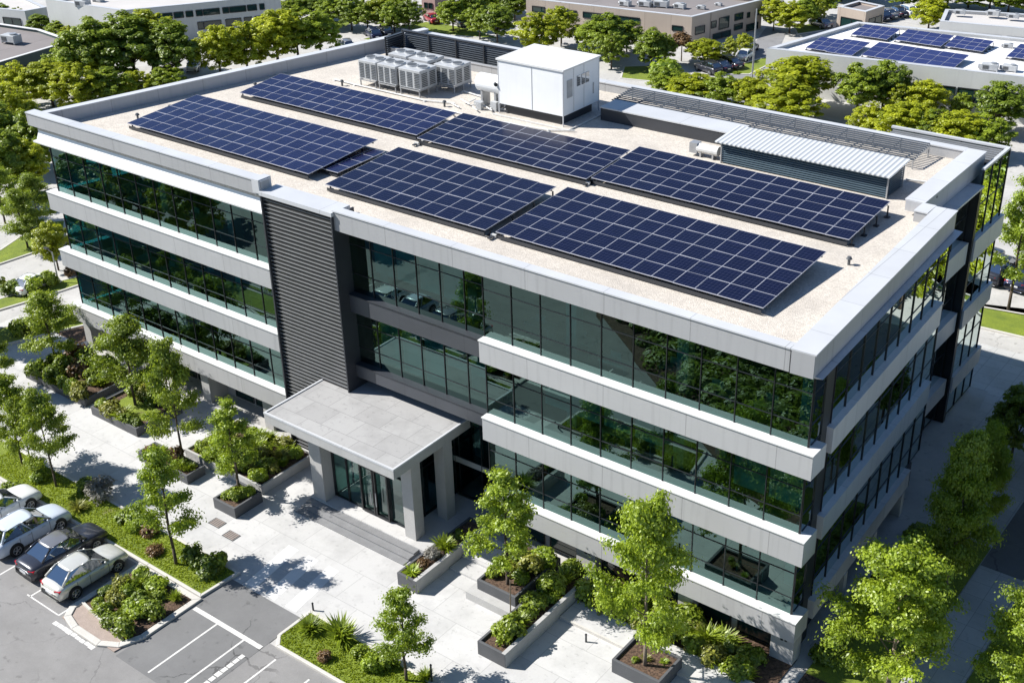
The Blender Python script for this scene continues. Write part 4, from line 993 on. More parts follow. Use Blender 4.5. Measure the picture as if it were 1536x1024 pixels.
def shrub(x, y, z, s, kind, label, group):
    sn[0] += 1; rg = random.Random(sn[0]*7); me = SHR[kind][sn[0] % len(SHR[kind])]
    o = bpy.data.objects.new('shrub', me); COL.objects.link(o); o.location = (x, y, z-.02); o.rotation_euler = (rg.gauss(0, .08), rg.gauss(0, .08), rg.random()*6.28); o.scale = (s*(.9+.25*rg.random()), s*(.9+.25*rg.random()), s*(.8+.4*rg.random()))
    return tag(o, label, 'shrub', group)
def bed(rows, z, kinds, group, where, s=.95, seed=1, jit=.18):
    """rows: [(row phrase, x0, y0, x1, y1, n)] planted from the first end to the second"""
    rg = random.Random(seed)
    for rp, x0, y0, x1, y1, n in rows:
        for i in range(n):
            t = (i+.5)/n; k = rg.choice(kinds)
            shrub(x0+(x1-x0)*t+rg.gauss(0, jit), y0+(y1-y0)*t+rg.gauss(0, jit*.7), z, s*(.75+.6*rg.random()), k, f'{SL[k]}, {ORD[i]} {rp} {where}', group)
bed([('from the cars in the front row of', -29.9, -16.1, -26.7, -16.4, 6), ('from the cars in the second row of', -30.0, -15.3, -26.6, -15.5, 6), ('from the cars in the third row of', -30.0, -14.5, -26.6, -14.6, 6), ('from the cars in the back row of', -29.9, -13.6, -26.7, -13.5, 6)],
    .1, ['green', 'olive', 'green', 'deep', 'lime', 'spiky'], 'shrubs of the kerbed island', 'the kerbed island bed', 1.0, 2)
bed([('from the planter in the front hedge row', -10.2, -1.2, -.6, -1.3, 17), ('from the planter in the wall hedge row', -10.3, -.35, -.8, -.4, 15)], .05, ['green', 'lime', 'green', 'olive', 'spiky', 'lime'], 'hedge plants before the right wing', 'below the right wing', 1.25, 3)

def ground_cover(name, poly, n, label, seed=5, hmax=1.3):
    rg = np.random.default_rng(seed); P = np.array(poly); lo, hi = P.min(0), P.max(0); pts = []
    while len(pts) < n:
        q = lo+(hi-lo)*rg.random(2); ins = False
        for k in range(len(P)):
            a, b = P[k-1], P[k]
            if (a[1] > q[1]) != (b[1] > q[1]) and q[0] < (b[0]-a[0])*(q[1]-a[1])/(b[1]-a[1])+a[0]: ins = not ins
        if ins: pts.append(q)
    c = np.array(pts); out, nn, tt = [], [], []
    for q in c:
        r = .5+.5*rg.random(); m = 110; o = unit(rg.normal(size=(m, 3)))*r*[1, 1, .8]; o[:, 2] = np.abs(o[:, 2])*hmax
        out.append(np.array([q[0], q[1], 0])+o); nn.append(unit(o+[0, 0, .5])); tt.append(np.clip(rg.normal(.4, .25)+rg.normal(size=m)*.12, 0, 1))
    out = np.concatenate(out); me = leaves_mesh(name, out, np.concatenate(nn), .17*(.6+.8*rg.random(len(out))), np.concatenate(tt), LEAF['green'])
    o = bpy.data.objects.new(name, me); COL.objects.link(o); return tag(o, label, 'ground cover', None, 'stuff')
ground_cover('ground_cover', [(-26.6, -24.8), (-18.9, -19.4), (-8.2, -11.8), (5, -7), (12, -20), (-26, -36)], 760, 'unseen low bushy planting, added to be mirrored in the glass front')  # bushes out of view, added to green the reflections in the front glass

# ------------------------------------------------------------------ planters
def planter(name, x0, x1, y0, y1, h, label, m='dconcrete', side=None, t=.13, base=None):
    r = empty(name, ((x0+x1)/2, (y0+y1)/2, 0), label, 'planter', 'planters on the plaza')
    b = MB().box(x0, x1, y0, y0+t, .0, h).box(x0, x0+t, y0+t, y1, 0, h).box(x0+t, x1-t, y1-t, y1, 0, h)
    if not side: b.box(x1-t, x1, y0+t, y1, 0, h)
    b.build('box', M[m], r, bevel=.015)
    if side: MB().box(x1-t-.08, x1+.01, y0+.01, y1, 0, h+.03).build('side_wall', M[side], r, bevel=.015)
    if base: MB().box(x0-.35, x1+.3, y0-.5, y1, 0, base).build('plinth', M['concrete'], r)
    MB().box(x0+t, x1-t, y0+t, y1-t, h-.35, h-.14).build('soil', M['soil'], r)
    return h-.14
PLG = 'plants in the plaza planters'
h = planter('planter', -18.55, -17.25, -5.9, -.1, .78, 'long planter with a pale side wall beside the entrance steps', side='concrete')
for y, k, s, lb in ((-5.4, 'tuft', 1.1, 'yellowish grassy plant at the front of the planter beside the steps'), (-4.6, 'rust', .8, 'brownish shrub behind the grassy plant beside the steps'), (-3.9, 'silver', 1.1, 'pale silvery shrub in the planter beside the steps'), (-2.9, 'spiky', 1.3, 'spiky dark green plant in the planter beside the steps'), (-1.6, 'deep', .7, 'small dark shrub at the building end of the planter beside the steps')):
    shrub(-17.95, y, h, s, k, lb, PLG)
h = planter('planter', -12.05, -10.4, -7.45, -.2, .8, 'longest planter with dark front and pale side wall on the right plaza', side='concrete')
bed([('from the front end of', -11.3, -7.0, -11.3, -.7, 9)], h, ['spiky', 'green', 'olive', 'lime', 'green'], PLG, 'the longest right planter', 1.1, 5)
h = planter('planter', -14.7, -12.3, -4.2, -.4, 1.05, 'raised dark planter on a pale plinth right of the entrance', base=.45)
bed([('from the front, left row in', -14.2, -3.7, -14.1, -.9, 4), ('from the front, right row in', -12.9, -3.0, -12.9, -.8, 4)], h, ['green', 'deep', 'lime', 'olive'], PLG, 'the raised planter', 1.15, 6)
h = planter('planter', -6.3, -3.75, -4.75, -2.75, .78, 'dark planter box holding the broad lime tree')
bed([('from the front in', -5.9, -4.2, -4.2, -3.3, 3)], h, ['tuft', 'green'], PLG, 'the planter box of the broad lime tree', .5, 7)
h = planter('planter', -31.4, -29.6, -7.0, -5.0, .68, 'dark square planter box holding a sapling near the steps')
bed([('from the front corner in', -31.0, -6.6, -30.0, -5.4, 4)], h, ['green', 'lime', 'tuft'], PLG, 'the square sapling box', .8, 8)
h = planter('planter', -38.9, -34.4, -6.4, -5.1, .6, 'long low dark planter box in front of the entrance bed')
bed([('from the left in', -38.5, -5.8, -34.8, -5.7, 7)], h, ['spiky', 'deep', 'green', 'rust'], PLG, 'the low planter before the entrance bed', .95, 9)
h = planter('planter', -45.6, -41.0, -4.9, -1.4, .6, 'wide grey planter with a small lawn and a broad tree')
bed([('from the left along the front of', -45.2, -4.4, -41.5, -4.4, 7), ('from the left along the back of', -45.1, -1.9, -41.5, -2.0, 6)], h, ['green', 'deep', 'spiky', 'olive'], PLG, 'the lawn planter', 1.2, 10)
sheet('lawn', rect(-44.9, -41.6, -3.9, -2.5), h+.02, M['turf'], th=.1)
h = planter('planter', -53.3, -46.7, -4.6, -.6, .55, 'large grey planter nearest the left building corner')
bed([('from the left in the front row of', -52.8, -4.1, -47.3, -4.1, 9), ('from the left in the middle row of', -52.8, -2.8, -47.3, -2.8, 8), ('from the left in the back row of', -52.8, -1.3, -47.3, -1.3, 8)], h, ['green', 'lime', 'rust', 'deep', 'olive', 'spiky'], PLG, 'the large corner planter', 1.3, 11)
h = planter('planter', -36.8, -30.1, -4.6, -.4, .6, 'wide stone bed full of shrubs left of the entrance steps', m='concrete')
bed([('from the left in the front row of', -36.3, -4.1, -30.6, -4.1, 10), ('from the left in the second row of', -36.3, -3.1, -30.6, -3.1, 10), ('from the left in the third row of', -36.3, -2.1, -30.6, -2.1, 9), ('from the left in the back row of', -36.3, -1.0, -30.6, -1.0, 9)], h, ['green', 'olive', 'lime', 'green', 'tuft', 'spiky'], PLG, 'the wide entrance bed', .95, 12)
# plants on the lawns
LP = [(155, 748, .6, 'silver', 1.9, 'large pale silvery shrub on the lawn before the white cars'), (118, 766, .12, 'tuft', 1.1, 'yellow flowering shrub on the lawn before the white cars'), (205, 793, .12, 'lime', 1.5, 'bright shrub on the plaza edge of the long lawn strip'), (226, 802, .12, 'rust', 1.2, 'brown shrub beside the yellow-green sapling'), (233, 832, .12, 'rust', 1.0, 'low brown plant at the lawn edge behind the silver car'),
      (190, 782, .12, 'deep', 1.3, 'dark shrub on the lawn behind the dark sedan'), (310, 858, .12, 'deep', 1.8, 'dark green shrub at the plaza corner of the lawn strip'), (290, 845, .12, 'deep', 1.5, 'dark shrub shaded by the yellow-green sapling'), (328, 852, .12, 'green', 1.4, 'rounded shrub at the very tip of the lawn strip'),
      (467, 948, .12, 'spiky', 1.2, 'spiky plant at the curved end of the kerbed corner lawn'), (512, 958, .12, 'spiky', 1.7, 'largest spiky plant on the kerbed corner lawn'), (540, 985, .12, 'green', 1.0, 'low shrub in the middle of the kerbed corner lawn'), (560, 1005, .12, 'lime', 1.1, 'low lime shrub beside the corner lawn sapling'), (585, 1000, .12, 'green', 1.2, 'green shrub by the foot of the corner lawn sapling'), (640, 1020, .12, 'spiky', .9, 'spiky plant by the small black bollard'), (488, 990, .12, 'rust', .8, 'brown patchy plant near the lot edge of the corner lawn'),
      (20, 742, .12, 'green', 1.5, 'green shrub on the lawn above the first white car'), (130, 735, .12, 'deep', 1.2, 'dark shrub at the lawn edge near three thin trees'), (60, 722, .12, 'lime', 1.1, 'bright low shrub beneath the three thin trees'), (998, 128, 0, 'lime', 4.2, 'big round lime bush behind the white plant room'), (20, 440, .05, 'deep', 1.8, 'dark shrub on the verge at the left picture edge'), (52, 438, .05, 'lime', 1.7, 'bright shrub on the verge below the side road'), (75, 428, .05, 'green', 1.6, 'green shrub on the verge beside the thin lamp pole'), (110, 412, .05, 'rust', 1.4, 'brownish shrub on the verge by the building corner'), (30, 500, .05, 'green', 1.5, 'green shrub on the lower verge at the left edge'), (60, 492, .05, 'rust', 1.4, 'reddish shrub on the lower verge'), (105, 480, .05, 'lime', 1.5, 'bright shrub on the lower verge by the building')]
for px, py, z, k, s, lb in LP: p = at(px, py, 0); shrub(p[0], p[1], .1, s, k, lb, 'shrubs on the lawns')
bed([('from the front along', 1.2, 1.0, 1.1, 14, 14)], .02, ['deep', 'green'], 'shaded shrubs by the right facade', 'the foot of the right facade', 1.0, 20)

# ------------------------------------------------------------------ cars (front toward +Y, origin on the ground at the centre)
PAINT = {}
def paintmat(name, col, metal=.25):
    if name not in PAINT:
        q = N(name); q.set(q.mix(q.math('MULTIPLY', q.ramp(q.noise(2.5, 3, q.obj()), .4, .8), .2), col, mul(col, .8)), .28, metal, .5); q.p.inputs['Coat Weight'].default_value = .8; q.p.inputs['Coat Roughness'].default_value = .05
        PAINT[name] = q.m
    return PAINT[name]
CARK = dict(  # profile of the lower body: (y, z top, half width); greenhouse: base rear, roof rear, roof front, base front, roof height
    hatch=dict(L=4.35, prof=[(-2.17, .62, .70), (-2.12, .86, .80), (-1.95, .98, .86), (-1.3, 1.0, .89), (0, .97, .90), (.85, .96, .89), (1.3, .93, .87), (1.8, .84, .82), (2.08, .72, .74), (2.17, .55, .64)], gh=(-1.78, -1.15, .12, .98), hr=1.46),
    sedan=dict(L=4.75, prof=[(-2.37, .66, .72), (-2.32, .92, .80), (-2.1, 1.0, .85), (-1.5, 1.02, .89), (0, .96, .91), (.9, .95, .90), (1.4, .92, .88), (1.95, .84, .84), (2.27, .72, .76), (2.37, .55, .66)], gh=(-1.62, -.95, .25, 1.08), hr=1.43),
    suv=dict(L=4.65, prof=[(-2.32, .7, .74), (-2.27, 1.0, .83), (-2.1, 1.08, .89), (-1.3, 1.1, .92), (0, 1.06, .93), (.9, 1.05, .92), (1.3, 1.03, .9), (1.85, .95, .86), (2.2, .82, .78), (2.32, .62, .68)], gh=(-2.0, -1.6, .2, 1.05), hr=1.64))
def car(kind, pm, x, y, rz, label, group=None, z=0., roofmat=None, s=1.):
    K = CARK[kind]; r = empty('parked_car', (x, y, z), label, 'car', group, rz); r.scale = (s, s, s)
    b = MB(); rings = []
    for yy, zt, hw in K['prof']:
        half = [(0, zt+.035), (hw*.62, zt+.02), (hw*.9, zt-.03), (hw*.985, zt-.14), (hw, zt*.62), (hw*.99, .38), (hw*.93, .24), (hw*.6, .2), (0, .2)]
        ring = [(px, yy, pz) for px, pz in half]+[(-px, yy, pz) for px, pz in half[-2:0:-1]]; rings.append(ring)
    n = len(rings[0])
    for rg_ in rings: b.v += rg_
    for k in range(len(rings)-1):
        for j in range(n): q = (j+1) % n; b.f.append((k*n+j, k*n+q, (k+1)*n+q, (k+1)*n+j)); b.mi.append(0)
    b.f.append(tuple(range(n))); b.mi.append(0); b.f.append(tuple(range(len(rings)*n-1, (len(rings)-1)*n-1, -1))); b.mi.append(0)
    body = b.build('body', pm, r, smooth=True, local=True); sb = body.modifiers.new('round', 'SUBSURF'); sb.levels = sb.render_levels = 1
    yr, yrr, yrf, yf = K['gh']; hr = K['hr']; zb = float(np.interp(0, [p[0] for p in K['prof']], [p[1] for p in K['prof']]))
    zr_, zf_ = [float(np.interp(v, [p[0] for p in K['prof']], [p[1] for p in K['prof']])) for v in (yr, yf)]
    hb, ht = .80*(K['prof'][4][2]/.9), .60*(K['prof'][4][2]/.9)
    A = dict(rb=(hb*.92, yr, zr_), rt=(ht*.95, yrr, hr-.03), ft=(ht, yrf, hr), fb=(hb*.95, yf, zf_+.005), mb=(hb, -.3, zb+.0), mt=(ht*1.03, (yrr+yrf)/2, hr+.02))
    mir = lambda p: (-p[0], p[1], p[2])
    def lerp(p, q, t): return tuple(p[i]+(q[i]-p[i])*t for i in range(3))
    # roof skin with a little crown
    rf = MB(); rows = [(A['rt'], .0), (A['mt'], .05), (A['ft'], .0)]
    V = []
    for p, c in rows: V.append([(p[0]*t, p[1]-(.06*(1-t*t) if p is A['rt'] else -.06*(1-t*t) if p is A['ft'] else 0), p[2]+.045*(1-t*t)) for t in (-1, -.55, 0, .55, 1)])
    rf.v = [p for row in V for p in row]
    for a_ in range(2):
        for j in range(4): k = a_*5+j; rf.f.append((k, k+1, k+6, k+5)); rf.mi.append(0)
    ro = rf.build('roof', roofmat or pm, r, smooth=True, local=True); ro.modifiers.new('s', 'SUBSURF').render_levels = 2; ro.modifiers.new('t', 'SOLIDIFY').thickness = .04
    G = M['carglass']
    MB().quad(mir(A['fb']), A['fb'], lerp(A['fb'], A['ft'], .97), mir(lerp(A['fb'], A['ft'], .97))).build('windscreen', G, r, local=True)
    MB().quad(A['rb'], mir(A['rb']), mir(lerp(A['rb'], A['rt'], .97)), lerp(A['rb'], A['rt'], .97)).build('rear_window', G, r, local=True)
    for sgn in (1, -1):
        T = (lambda p: p) if sgn > 0 else mir
        sw = MB()
        for c4 in ((A['rb'], A['mb'], A['mt'], A['rt']), (A['mb'], A['fb'], A['ft'], A['mt'])):
            q = [T(p) for p in c4]; sw.quad(*(q if sgn > 0 else q[::-1]))
        sw.build('side_window', G, r, local=True)
        pl = MB()
        for p, q, wd in ((A['rb'], A['rt'], .13), (A['fb'], A['ft'], .07), (lerp(A['mb'], A['fb'], .06), lerp(A['mt'], A['ft'], .06), .06), (A['rt'], A['mt'], .06), (A['mt'], A['ft'], .06)): pl.tube(T(p), T(q), wd/2, 6)
        pl.build('pillar', pm, r, smooth=True, local=True)
        MB().tube(T((hb*1.02, yf-.28, zb+.03)), T((hb*1.02+.16, yf-.32, zb+.09)), .075, 8, .06).build('mirror', pm, r, smooth=True, local=True)
        yb, yfw = K['prof'][0][0], K['prof'][-1][0]
        MB().hexa([T(p) for p in ((.48, yb+.02, .72), (.80, yb+.12, .70), (.74, yb+.2, .70), (.45, yb+.1, .72), (.5, yb+.0, .84), (.825, yb+.1, .86), (.8, yb+.26, .86), (.5, yb+.14, .85))]).build('tail_light', M['red'], r, local=True)
        MB().hexa([T(p) for p in ((.5, yfw-.12, .56), (.78, yfw-.36, .56), (.7, yfw-.5, .58), (.45, yfw-.25, .58), (.48, yfw-.16, .68), (.79, yfw-.42, .72), (.7, yfw-.5, .74), (.45, yfw-.3, .7))]).build('headlight', M['lens'], r, local=True)
        dg = MB()
        for yh in (-1.05, -.32, .82):
            hw = float(np.interp(yh, [p[0] for p in K['prof']], [p[2] for p in K['prof']])); dg.tube(T((hw*.995, yh, .34)), T((hw*.985, yh+.02, zb-.1)), .012, 5)
        dg.build('door_gap', M['black'], r, local=True)
        hd = MB()
        for yh in (-.55, .35): hd.tube(T((K['prof'][4][2]+.0, yh, zb-.16)), T((K['prof'][4][2]+.0, yh+.2, zb-.16)), .018, 6)
        hd.build('door_handles', M['rim'], r, local=True)
        for yw in (-K['L']*.29, K['L']*.305):
            hw = float(np.interp(yw, [p[0] for p in K['prof']], [p[2] for p in K['prof']])); rw = .325 if kind != 'suv' else .36; xs = hw-.19
            ar = MB().tube(T((xs, yw, rw+.02)), T((hw+.006, yw, rw+.02)), rw+.07, 24); 
            ty = MB().tube(T((xs, yw, rw)), T((hw+.03, yw, rw)), rw, 24); to = ty.build('wheel', M['tyre'], r, local=True)
            ar.build('arch', M['black'], to, local=True)
            rm = MB().tube(T((hw+.028, yw, rw)), T((hw+.036, yw, rw)), rw*.66, 20)
            rm.build('rim_gap', M['black'], to, local=True)
            sp = MB()
            for k in range(5):
                a = k*2*math.pi/5+.3; sp.tube(T((hw+.04, yw, rw)), T((hw+.042, yw+math.cos(a)*rw*.62, rw+math.sin(a)*rw*.62)), .035, 5)
            for k in range(20):
                a, c = k*math.pi/10, (k+1)*math.pi/10; sp.tube(T((hw+.036, yw+math.cos(a)*rw*.66, rw+math.sin(a)*rw*.66)), T((hw+.036, yw+math.cos(c)*rw*.66, rw+math.sin(c)*rw*.66)), .022, 4)
            sp.build('rim', M['rim'], to, local=True)
    MB().box(-.26, .26, K['prof'][0][0]-.02, K['prof'][0][0]+.03, .52, .64).build('licence_plate', M['lens'], r, local=True)
    MB().box(-.72, .72, K['prof'][0][0]-.015, K['prof'][0][0]+.06, .26, .42).build('rear_bumper', M['black'], r, local=True)
    return r
WHITE = paintmat('white_car_paint', (.70, .71, .70), .0); SILV = paintmat('silver_car_paint', (.56, .56, .52), .25); PBLUE = paintmat('pale_blue_car_paint', (.56, .62, .70), .05)
DARK = paintmat('dark_car_paint', (.035, .038, .05), .3); NAVY = paintmat('navy_car_paint', (.02, .03, .07), .3); GREY = paintmat('grey_car_paint', (.25, .25, .26), .5); CRED = paintmat('red_car_paint', (.3, .02, .03), .1)
car('hatch', SILV, -31.95, -15.0, 0, 'silver hatchback parked next to the shrub island')
car('sedan', DARK, -34.45, -14.65, 0, 'dark sedan parked between the silver and the pale blue car', roofmat=GREY)
car('suv', PBLUE, -37.5, -14.7, 0, 'pale blue white hatchback parked left of the dark sedan', s=.97)
car('sedan', WHITE, -40.6, -14.6, 0, 'white sedan cut by the left picture edge')
car('suv', DARK, *at2(1500, 414), R(-6), 'dark suv parked beside the rear lot verge', z=0)
car('sedan', NAVY, *at2(1540, 424), R(-6), 'navy car at the right picture edge in the rear lot')
car('sedan', DARK, *at2(1473, 398), R(-6), 'dark car half hidden behind the rear building corner')
BC = 'cars parked in the background'
for px, py, k, p, rz, lb in ((1077, 104, 'sedan', NAVY, 70, 'navy car on the verge nearest the tall pole'), (1062, 108, 'suv', DARK, 70, 'dark car parked before the right end of the beige block'), (1118, 88, 'sedan', WHITE, 10, 'white car on the road beside the tall pole'), (1124, 78, 'sedan', GREY, 10, 'grey car parked along the beige block side'), (1094, 100, 'sedan', DARK, 70, 'dark car close to the foot of the tall pole'),
        (560, 56, 'suv', NAVY, 60, 'navy car in the lot beyond the roof screen'), (578, 52, 'suv', DARK, 60, 'dark van-like car in the lot beyond the roof screen'), (690, 38, 'sedan', GREY, 60, 'grey car under the trees beyond the rear lot'), (648, 33, 'sedan', CRED, 60, 'red car before the small pink building'), (706, 36, 'suv', DARK, 60, 'dark car under the trees left of the beige block'),
        (1330, 26, 'sedan', GREY, 60, 'grey car beside the small beige building'), (1344, 23, 'sedan', DARK, 60, 'dark car beside the small beige building'), (1357, 22, 'suv', WHITE, 60, 'white car beside the small beige building'), (1318, 29, 'suv', NAVY, 60, 'navy car nearest the small beige building'), (52, 432, 'hatch', WHITE, 10, 'white car half hidden by the verge shrubs'),
        (1230, 40, 'sedan', GREY, 60, 'grey car behind the white solar-roofed building corner'), (1085, 96, 'hatch', GREY, 75, 'pale grey car between two small trees by the beige block'), (292, 104, 'sedan', WHITE, 40, 'white car beneath the trees beside the pale block'), (520, 74, 'suv', GREY, 60, 'grey car just behind the left roof edge')):
    car(k, p, *at2(px, py), R(rz), lb, BC, s=.8)
for i, (x, y, k, p) in enumerate([(11, 21, 'suv', WHITE), (14.5, 25, 'sedan', GREY), (11.5, 27.5, 'sedan', WHITE), (15, 31, 'suv', NAVY), (11, 34, 'hatch', SILV)]):
    car(k, p, x, y, R(90), f'{["white suv", "grey sedan", "white sedan", "navy suv", "silver hatchback"][i]} beyond the side drive, mirrored in the right facade', 'cars mirrored in the right facade')

# ------------------------------------------------------------------ background buildings
def bb(name, label, poly, h, wm, rm, wins=(), par=.35, trim=None, zg=-.2):
    """poly: roof corners; wins: (edge, [(t0, t1, z0, z1)])"""
    c = np.mean(np.array(poly), 0); po, pi = offset_poly(poly, par); r = empty(name, (c[0], c[1], 0), label, 'building', 'neighbouring buildings')
    MB().prism(po, zg, h-.3).build('wall', M[wm], r)
    MB().prism(pi, h-.299, h-.28).build('roof', M[rm], r)
    p = ringmb(poly, par, h-.3, h+.04); p.build('parapet', M[wm], r)
    cp = MB(); po2, _ = offset_poly(poly, -.06); ringmb(po2, par+.1, h+.042, h+.1, cp); cp.build('coping', M[trim or 'cap'], r)
    P = po
    for e, ws in wins:
        a, b = Vector((*P[e], 0)), Vector((*P[(e+1) % len(P)], 0)); d = b-a; L = d.length; d /= L; nr = Vector((d.y, -d.x, 0))
        for t0, t1, z0, z1 in ws:
            q0, q1 = a+d*L*t0, a+d*L*t1; w_ = MB(); f0 = nr*.02
            w_.quad(tuple(q0+f0+Vector((0, 0, z0))), tuple(q1+f0+Vector((0, 0, z0))), tuple(q1+f0+Vector((0, 0, z1))), tuple(q0+f0+Vector((0, 0, z1))))
            fr = MB(); k = max(1, int((q1-q0).length/1.3))
            for i in range(k+1):
                c_ = q0.lerp(q1, i/k); fr.hexa(_post(c_, d, nr, z0, z1, .04, .07))
            for z in (z0, z1):
                fr.hexa([tuple(p_+Vector((0, 0, z-.05))) for p_ in (q0+nr*.075, q1+nr*.075, q1-nr*.03, q0-nr*.03)]+[tuple(p_+Vector((0, 0, z+.05))) for p_ in (q0+nr*.075, q1+nr*.075, q1-nr*.03, q0-nr*.03)])
            o = fr.build('window', M['mull'], r); w_.build('pane', M['gglass'], o)
    return r
def edge_index(poly, i):
    """index of the edge that started at corner i, in the counter-clockwise order bb uses"""
    n = len(poly); A = sum(poly[k][0]*poly[(k+1) % n][1]-poly[(k+1) % n][0]*poly[k][1] for k in range(n))
    return i if A > 0 else (n-2-i) % n
def v2(a): return (a[0], a[1])
# beige block
b0, b1, b2 = at2(1038, 28, 3.4), at2(1144, 2, 3.4), at2(789, 0, 3.4)
bp = [b2, b0, b1, (b1[0]+b2[0]-b0[0], b1[1]+b2[1]-b0[1])]
bb('beige_block', 'beige two-storey block with a grey flat roof beyond the rear trees', bp, 3.5, 'beige', 'greyroof',
   [(0, [(.04, .12, 2.0, 2.7), (.18, .32, 2.0, 2.7), (.36, .5, 2.0, 2.7), (.52, .7, 1.9, 2.7), (.89, .95, 1.7, 2.3), (.05, .2, .2, .9), (.3, .45, .2, .9), (.55, .8, .2, .9)]),
    (1, [(.05, .18, 1.3, 2.2), (.27, .34, 1.6, 2.4), (.38, .52, 1.2, 2.6), (.6, .72, 1.8, 2.6), (.6, .72, .6, 1.3), (.78, .82, 1.8, 2.4), (.9, .95, 1.8, 2.4), (.3, .55, .1, .8), (.78, .95, .1, .9)])])
# white building with its own solar arrays
w0, w1, w2 = at2(1150, 74, 4.6), at2(1536, 117, 4.6), at2(1286, 34, 4.6)
ex = (w1[0]+(w1[0]-w0[0])*.9, w1[1]+(w1[1]-w0[1])*.9)
wp = [w0, ex, (ex[0]+w2[0]-w0[0], ex[1]+w2[1]-w0[1]), w2]
bb('white_building', 'low white building with solar arrays on its white roof', wp, 4.6, 'offwhite', 'whiteroof',
   [(0, [(.17, .22, 1.6, 2.9), (.225, .31, 1.6, 2.9), (.315, .40, 1.6, 2.9), (.405, .47, 1.6, 2.9), (.475, .56, 1.6, 2.9), (.58, .75, 1.6, 2.9), (.78, .96, 1.6, 2.9)])], par=.5)
WG = 'solar panel arrays on the white neighbouring roof'
for px, nc, nr, lb in (([(1200, 70), (1236, 77), (1280, 64), (1243, 56)], 3, 3, 'small solar array at the left front of the white roof'), ([(1233, 77), (1274, 83), (1309, 65), (1272, 59)], 3, 3, 'small solar array second along the front of the white roof'),
        ([(1283, 82), (1427, 103), (1459, 82), (1324, 66)], 7, 3, 'widest solar array at the front of the white roof'), ([(1271, 52), (1325, 58), (1357, 45), (1302, 37)], 4, 3, 'solar array at the rear left of the white roof'),
        ([(1338, 60), (1408, 69), (1436, 54), (1364, 45)], 4, 3, 'middle solar array at the rear of the white roof'), ([(1411, 70), (1471, 76), (1496, 62), (1438, 55)], 4, 3, 'right solar array at the rear of the white roof'), ([(1508, 85), (1560, 92), (1575, 72), (1532, 66)], 4, 3, 'solar array at the right edge of the white roof')):
    solar_array(px, nc, nr, lb, zf=4.62, zb=4.95, zr=4.32, group=WG, pv='pv3')
def rooftop_unit(px, py, z, label, s=1., grp='rooftop units on the neighbouring roofs'):
    x, y = at2(px, py, z); r = empty('rooftop_unit', (x, y, z), label, 'rooftop unit', grp, random.random()*.3); r.scale = (s, s, s)
    MB().box(-1, 1, -.6, .6, .15, .9).box(-1.0, -.85, -.6, .6, 0, .15).box(.85, 1.0, -.6, .6, 0, .15).build('casing', M['hvac'], r, local=True, bevel=.04)
    f = MB().tube((.4, 0, .9), (.4, 0, 1.05), .4, 14); f.build('fan_ring', M['steel'], r, local=True); MB().tube((-1.4, .1, .4), (-1, .1, .4), .3, 12).build('duct_stub', M['steel'], r, local=True)
    MB().box(-.8, -.1, -.63, -.601, .3, .75).build('grille', M['hvacdark'], r, local=True)
for a in ((1484, 106, 4.32, 'pale rooftop unit at the front right of the white roof', .8), (1514, 107, 4.32, 'second rooftop unit at the front right of the white roof', .7), (1512, 72, 4.32, 'small rooftop unit between the white roof arrays', .5),
          (938, 9, 3.22, 'leftmost rooftop unit on the beige block', .7), (968, 10, 3.22, 'second rooftop unit from the left on the beige block', .8), (992, 11, 3.22, 'third rooftop unit from the left on the beige block', .9), (1020, 13, 3.22, 'fourth rooftop unit from the left on the beige block', .7), (1052, 14, 3.22, 'rooftop unit nearest the front corner of the beige block', .5), (1078, 9, 3.22, 'small rooftop unit at the right end of the beige block', .4),
          (18, 64, 2.75, 'bluish rooftop unit on the grey roofed shed', 1.1), (125, 10, 4.6, 'dark rooftop unit at the roof corner of the pale block', .9), (148, 3, 4.6, 'second rooftop unit on the pale block', .7), (1440, 22, 3.0, 'left rooftop unit on the far white roof', .6), (1490, 24, 3.0, 'middle rooftop unit on the far white roof', .7), (1520, 28, 3.0, 'right rooftop unit on the far white roof', .6)):
    rooftop_unit(*a)
# pale two-storey block, top left
p0, p1, p2 = at2(184, 17, 4.9), at2(420, -6, 4.9), at2(68, 0, 4.9)
pp = [p2, p0, p1, (p1[0]+p2[0]-p0[0], p1[1]+p2[1]-p0[1])]
bb('pale_block', 'pale two-storey block with dark ribbon windows at the upper left', pp, 4.9, 'offwhite', 'paleroof',
   [(1, [(.05, .1, 3.4, 4.1), (.18, .3, 3.4, 4.1), (.31, .37, 3.4, 4.1), (.385, .43, 3.4, 4.1), (.45, .49, 3.4, 4.1), (.495, .6, 3.4, 4.1), (.62, .66, 3.4, 4.1), (.665, .77, 3.4, 4.1), (.78, .84, 3.4, 4.1), (.86, .89, 3.4, 4.1),
         (.45, .485, 1.7, 2.6), (.49, .6, 1.7, 2.6), (.63, .73, 1.7, 2.6), (.75, .8, 1.7, 2.6), (.82, .87, 1.7, 2.6), (.89, .93, 1.7, 2.6), (.5, .7, .2, .9)])])
g0, g1 = at2(0, 93, 2.9), at2(110, 62, 2.9); g2, g3 = at2(60, 45, 2.9), at2(-70, 26, 2.9); g4 = at2(-70, 115, 2.9)
bb('grey_roofed_shed', 'low dark green building with a grey felt roof at the left edge', [g4, g1, g2, g3], 2.9, 'teal', 'greyroof', [(0, [(.52, .7, .6, 1.7), (.74, .95, .6, 1.7)])], trim='bandtop')
bb('pale_annex', 'small pale annex with a light roof at the upper left edge', [at2(-50, 10, 2.8), at2(37, 18, 2.8), at2(70, 12, 2.8), at2(30, -6, 2.8), at2(-50, -12, 2.8)], 2.8, 'offwhite', 'paleroof', [(0, [(.1, .5, .8, 1.8), (.6, .9, .8, 1.8)])])
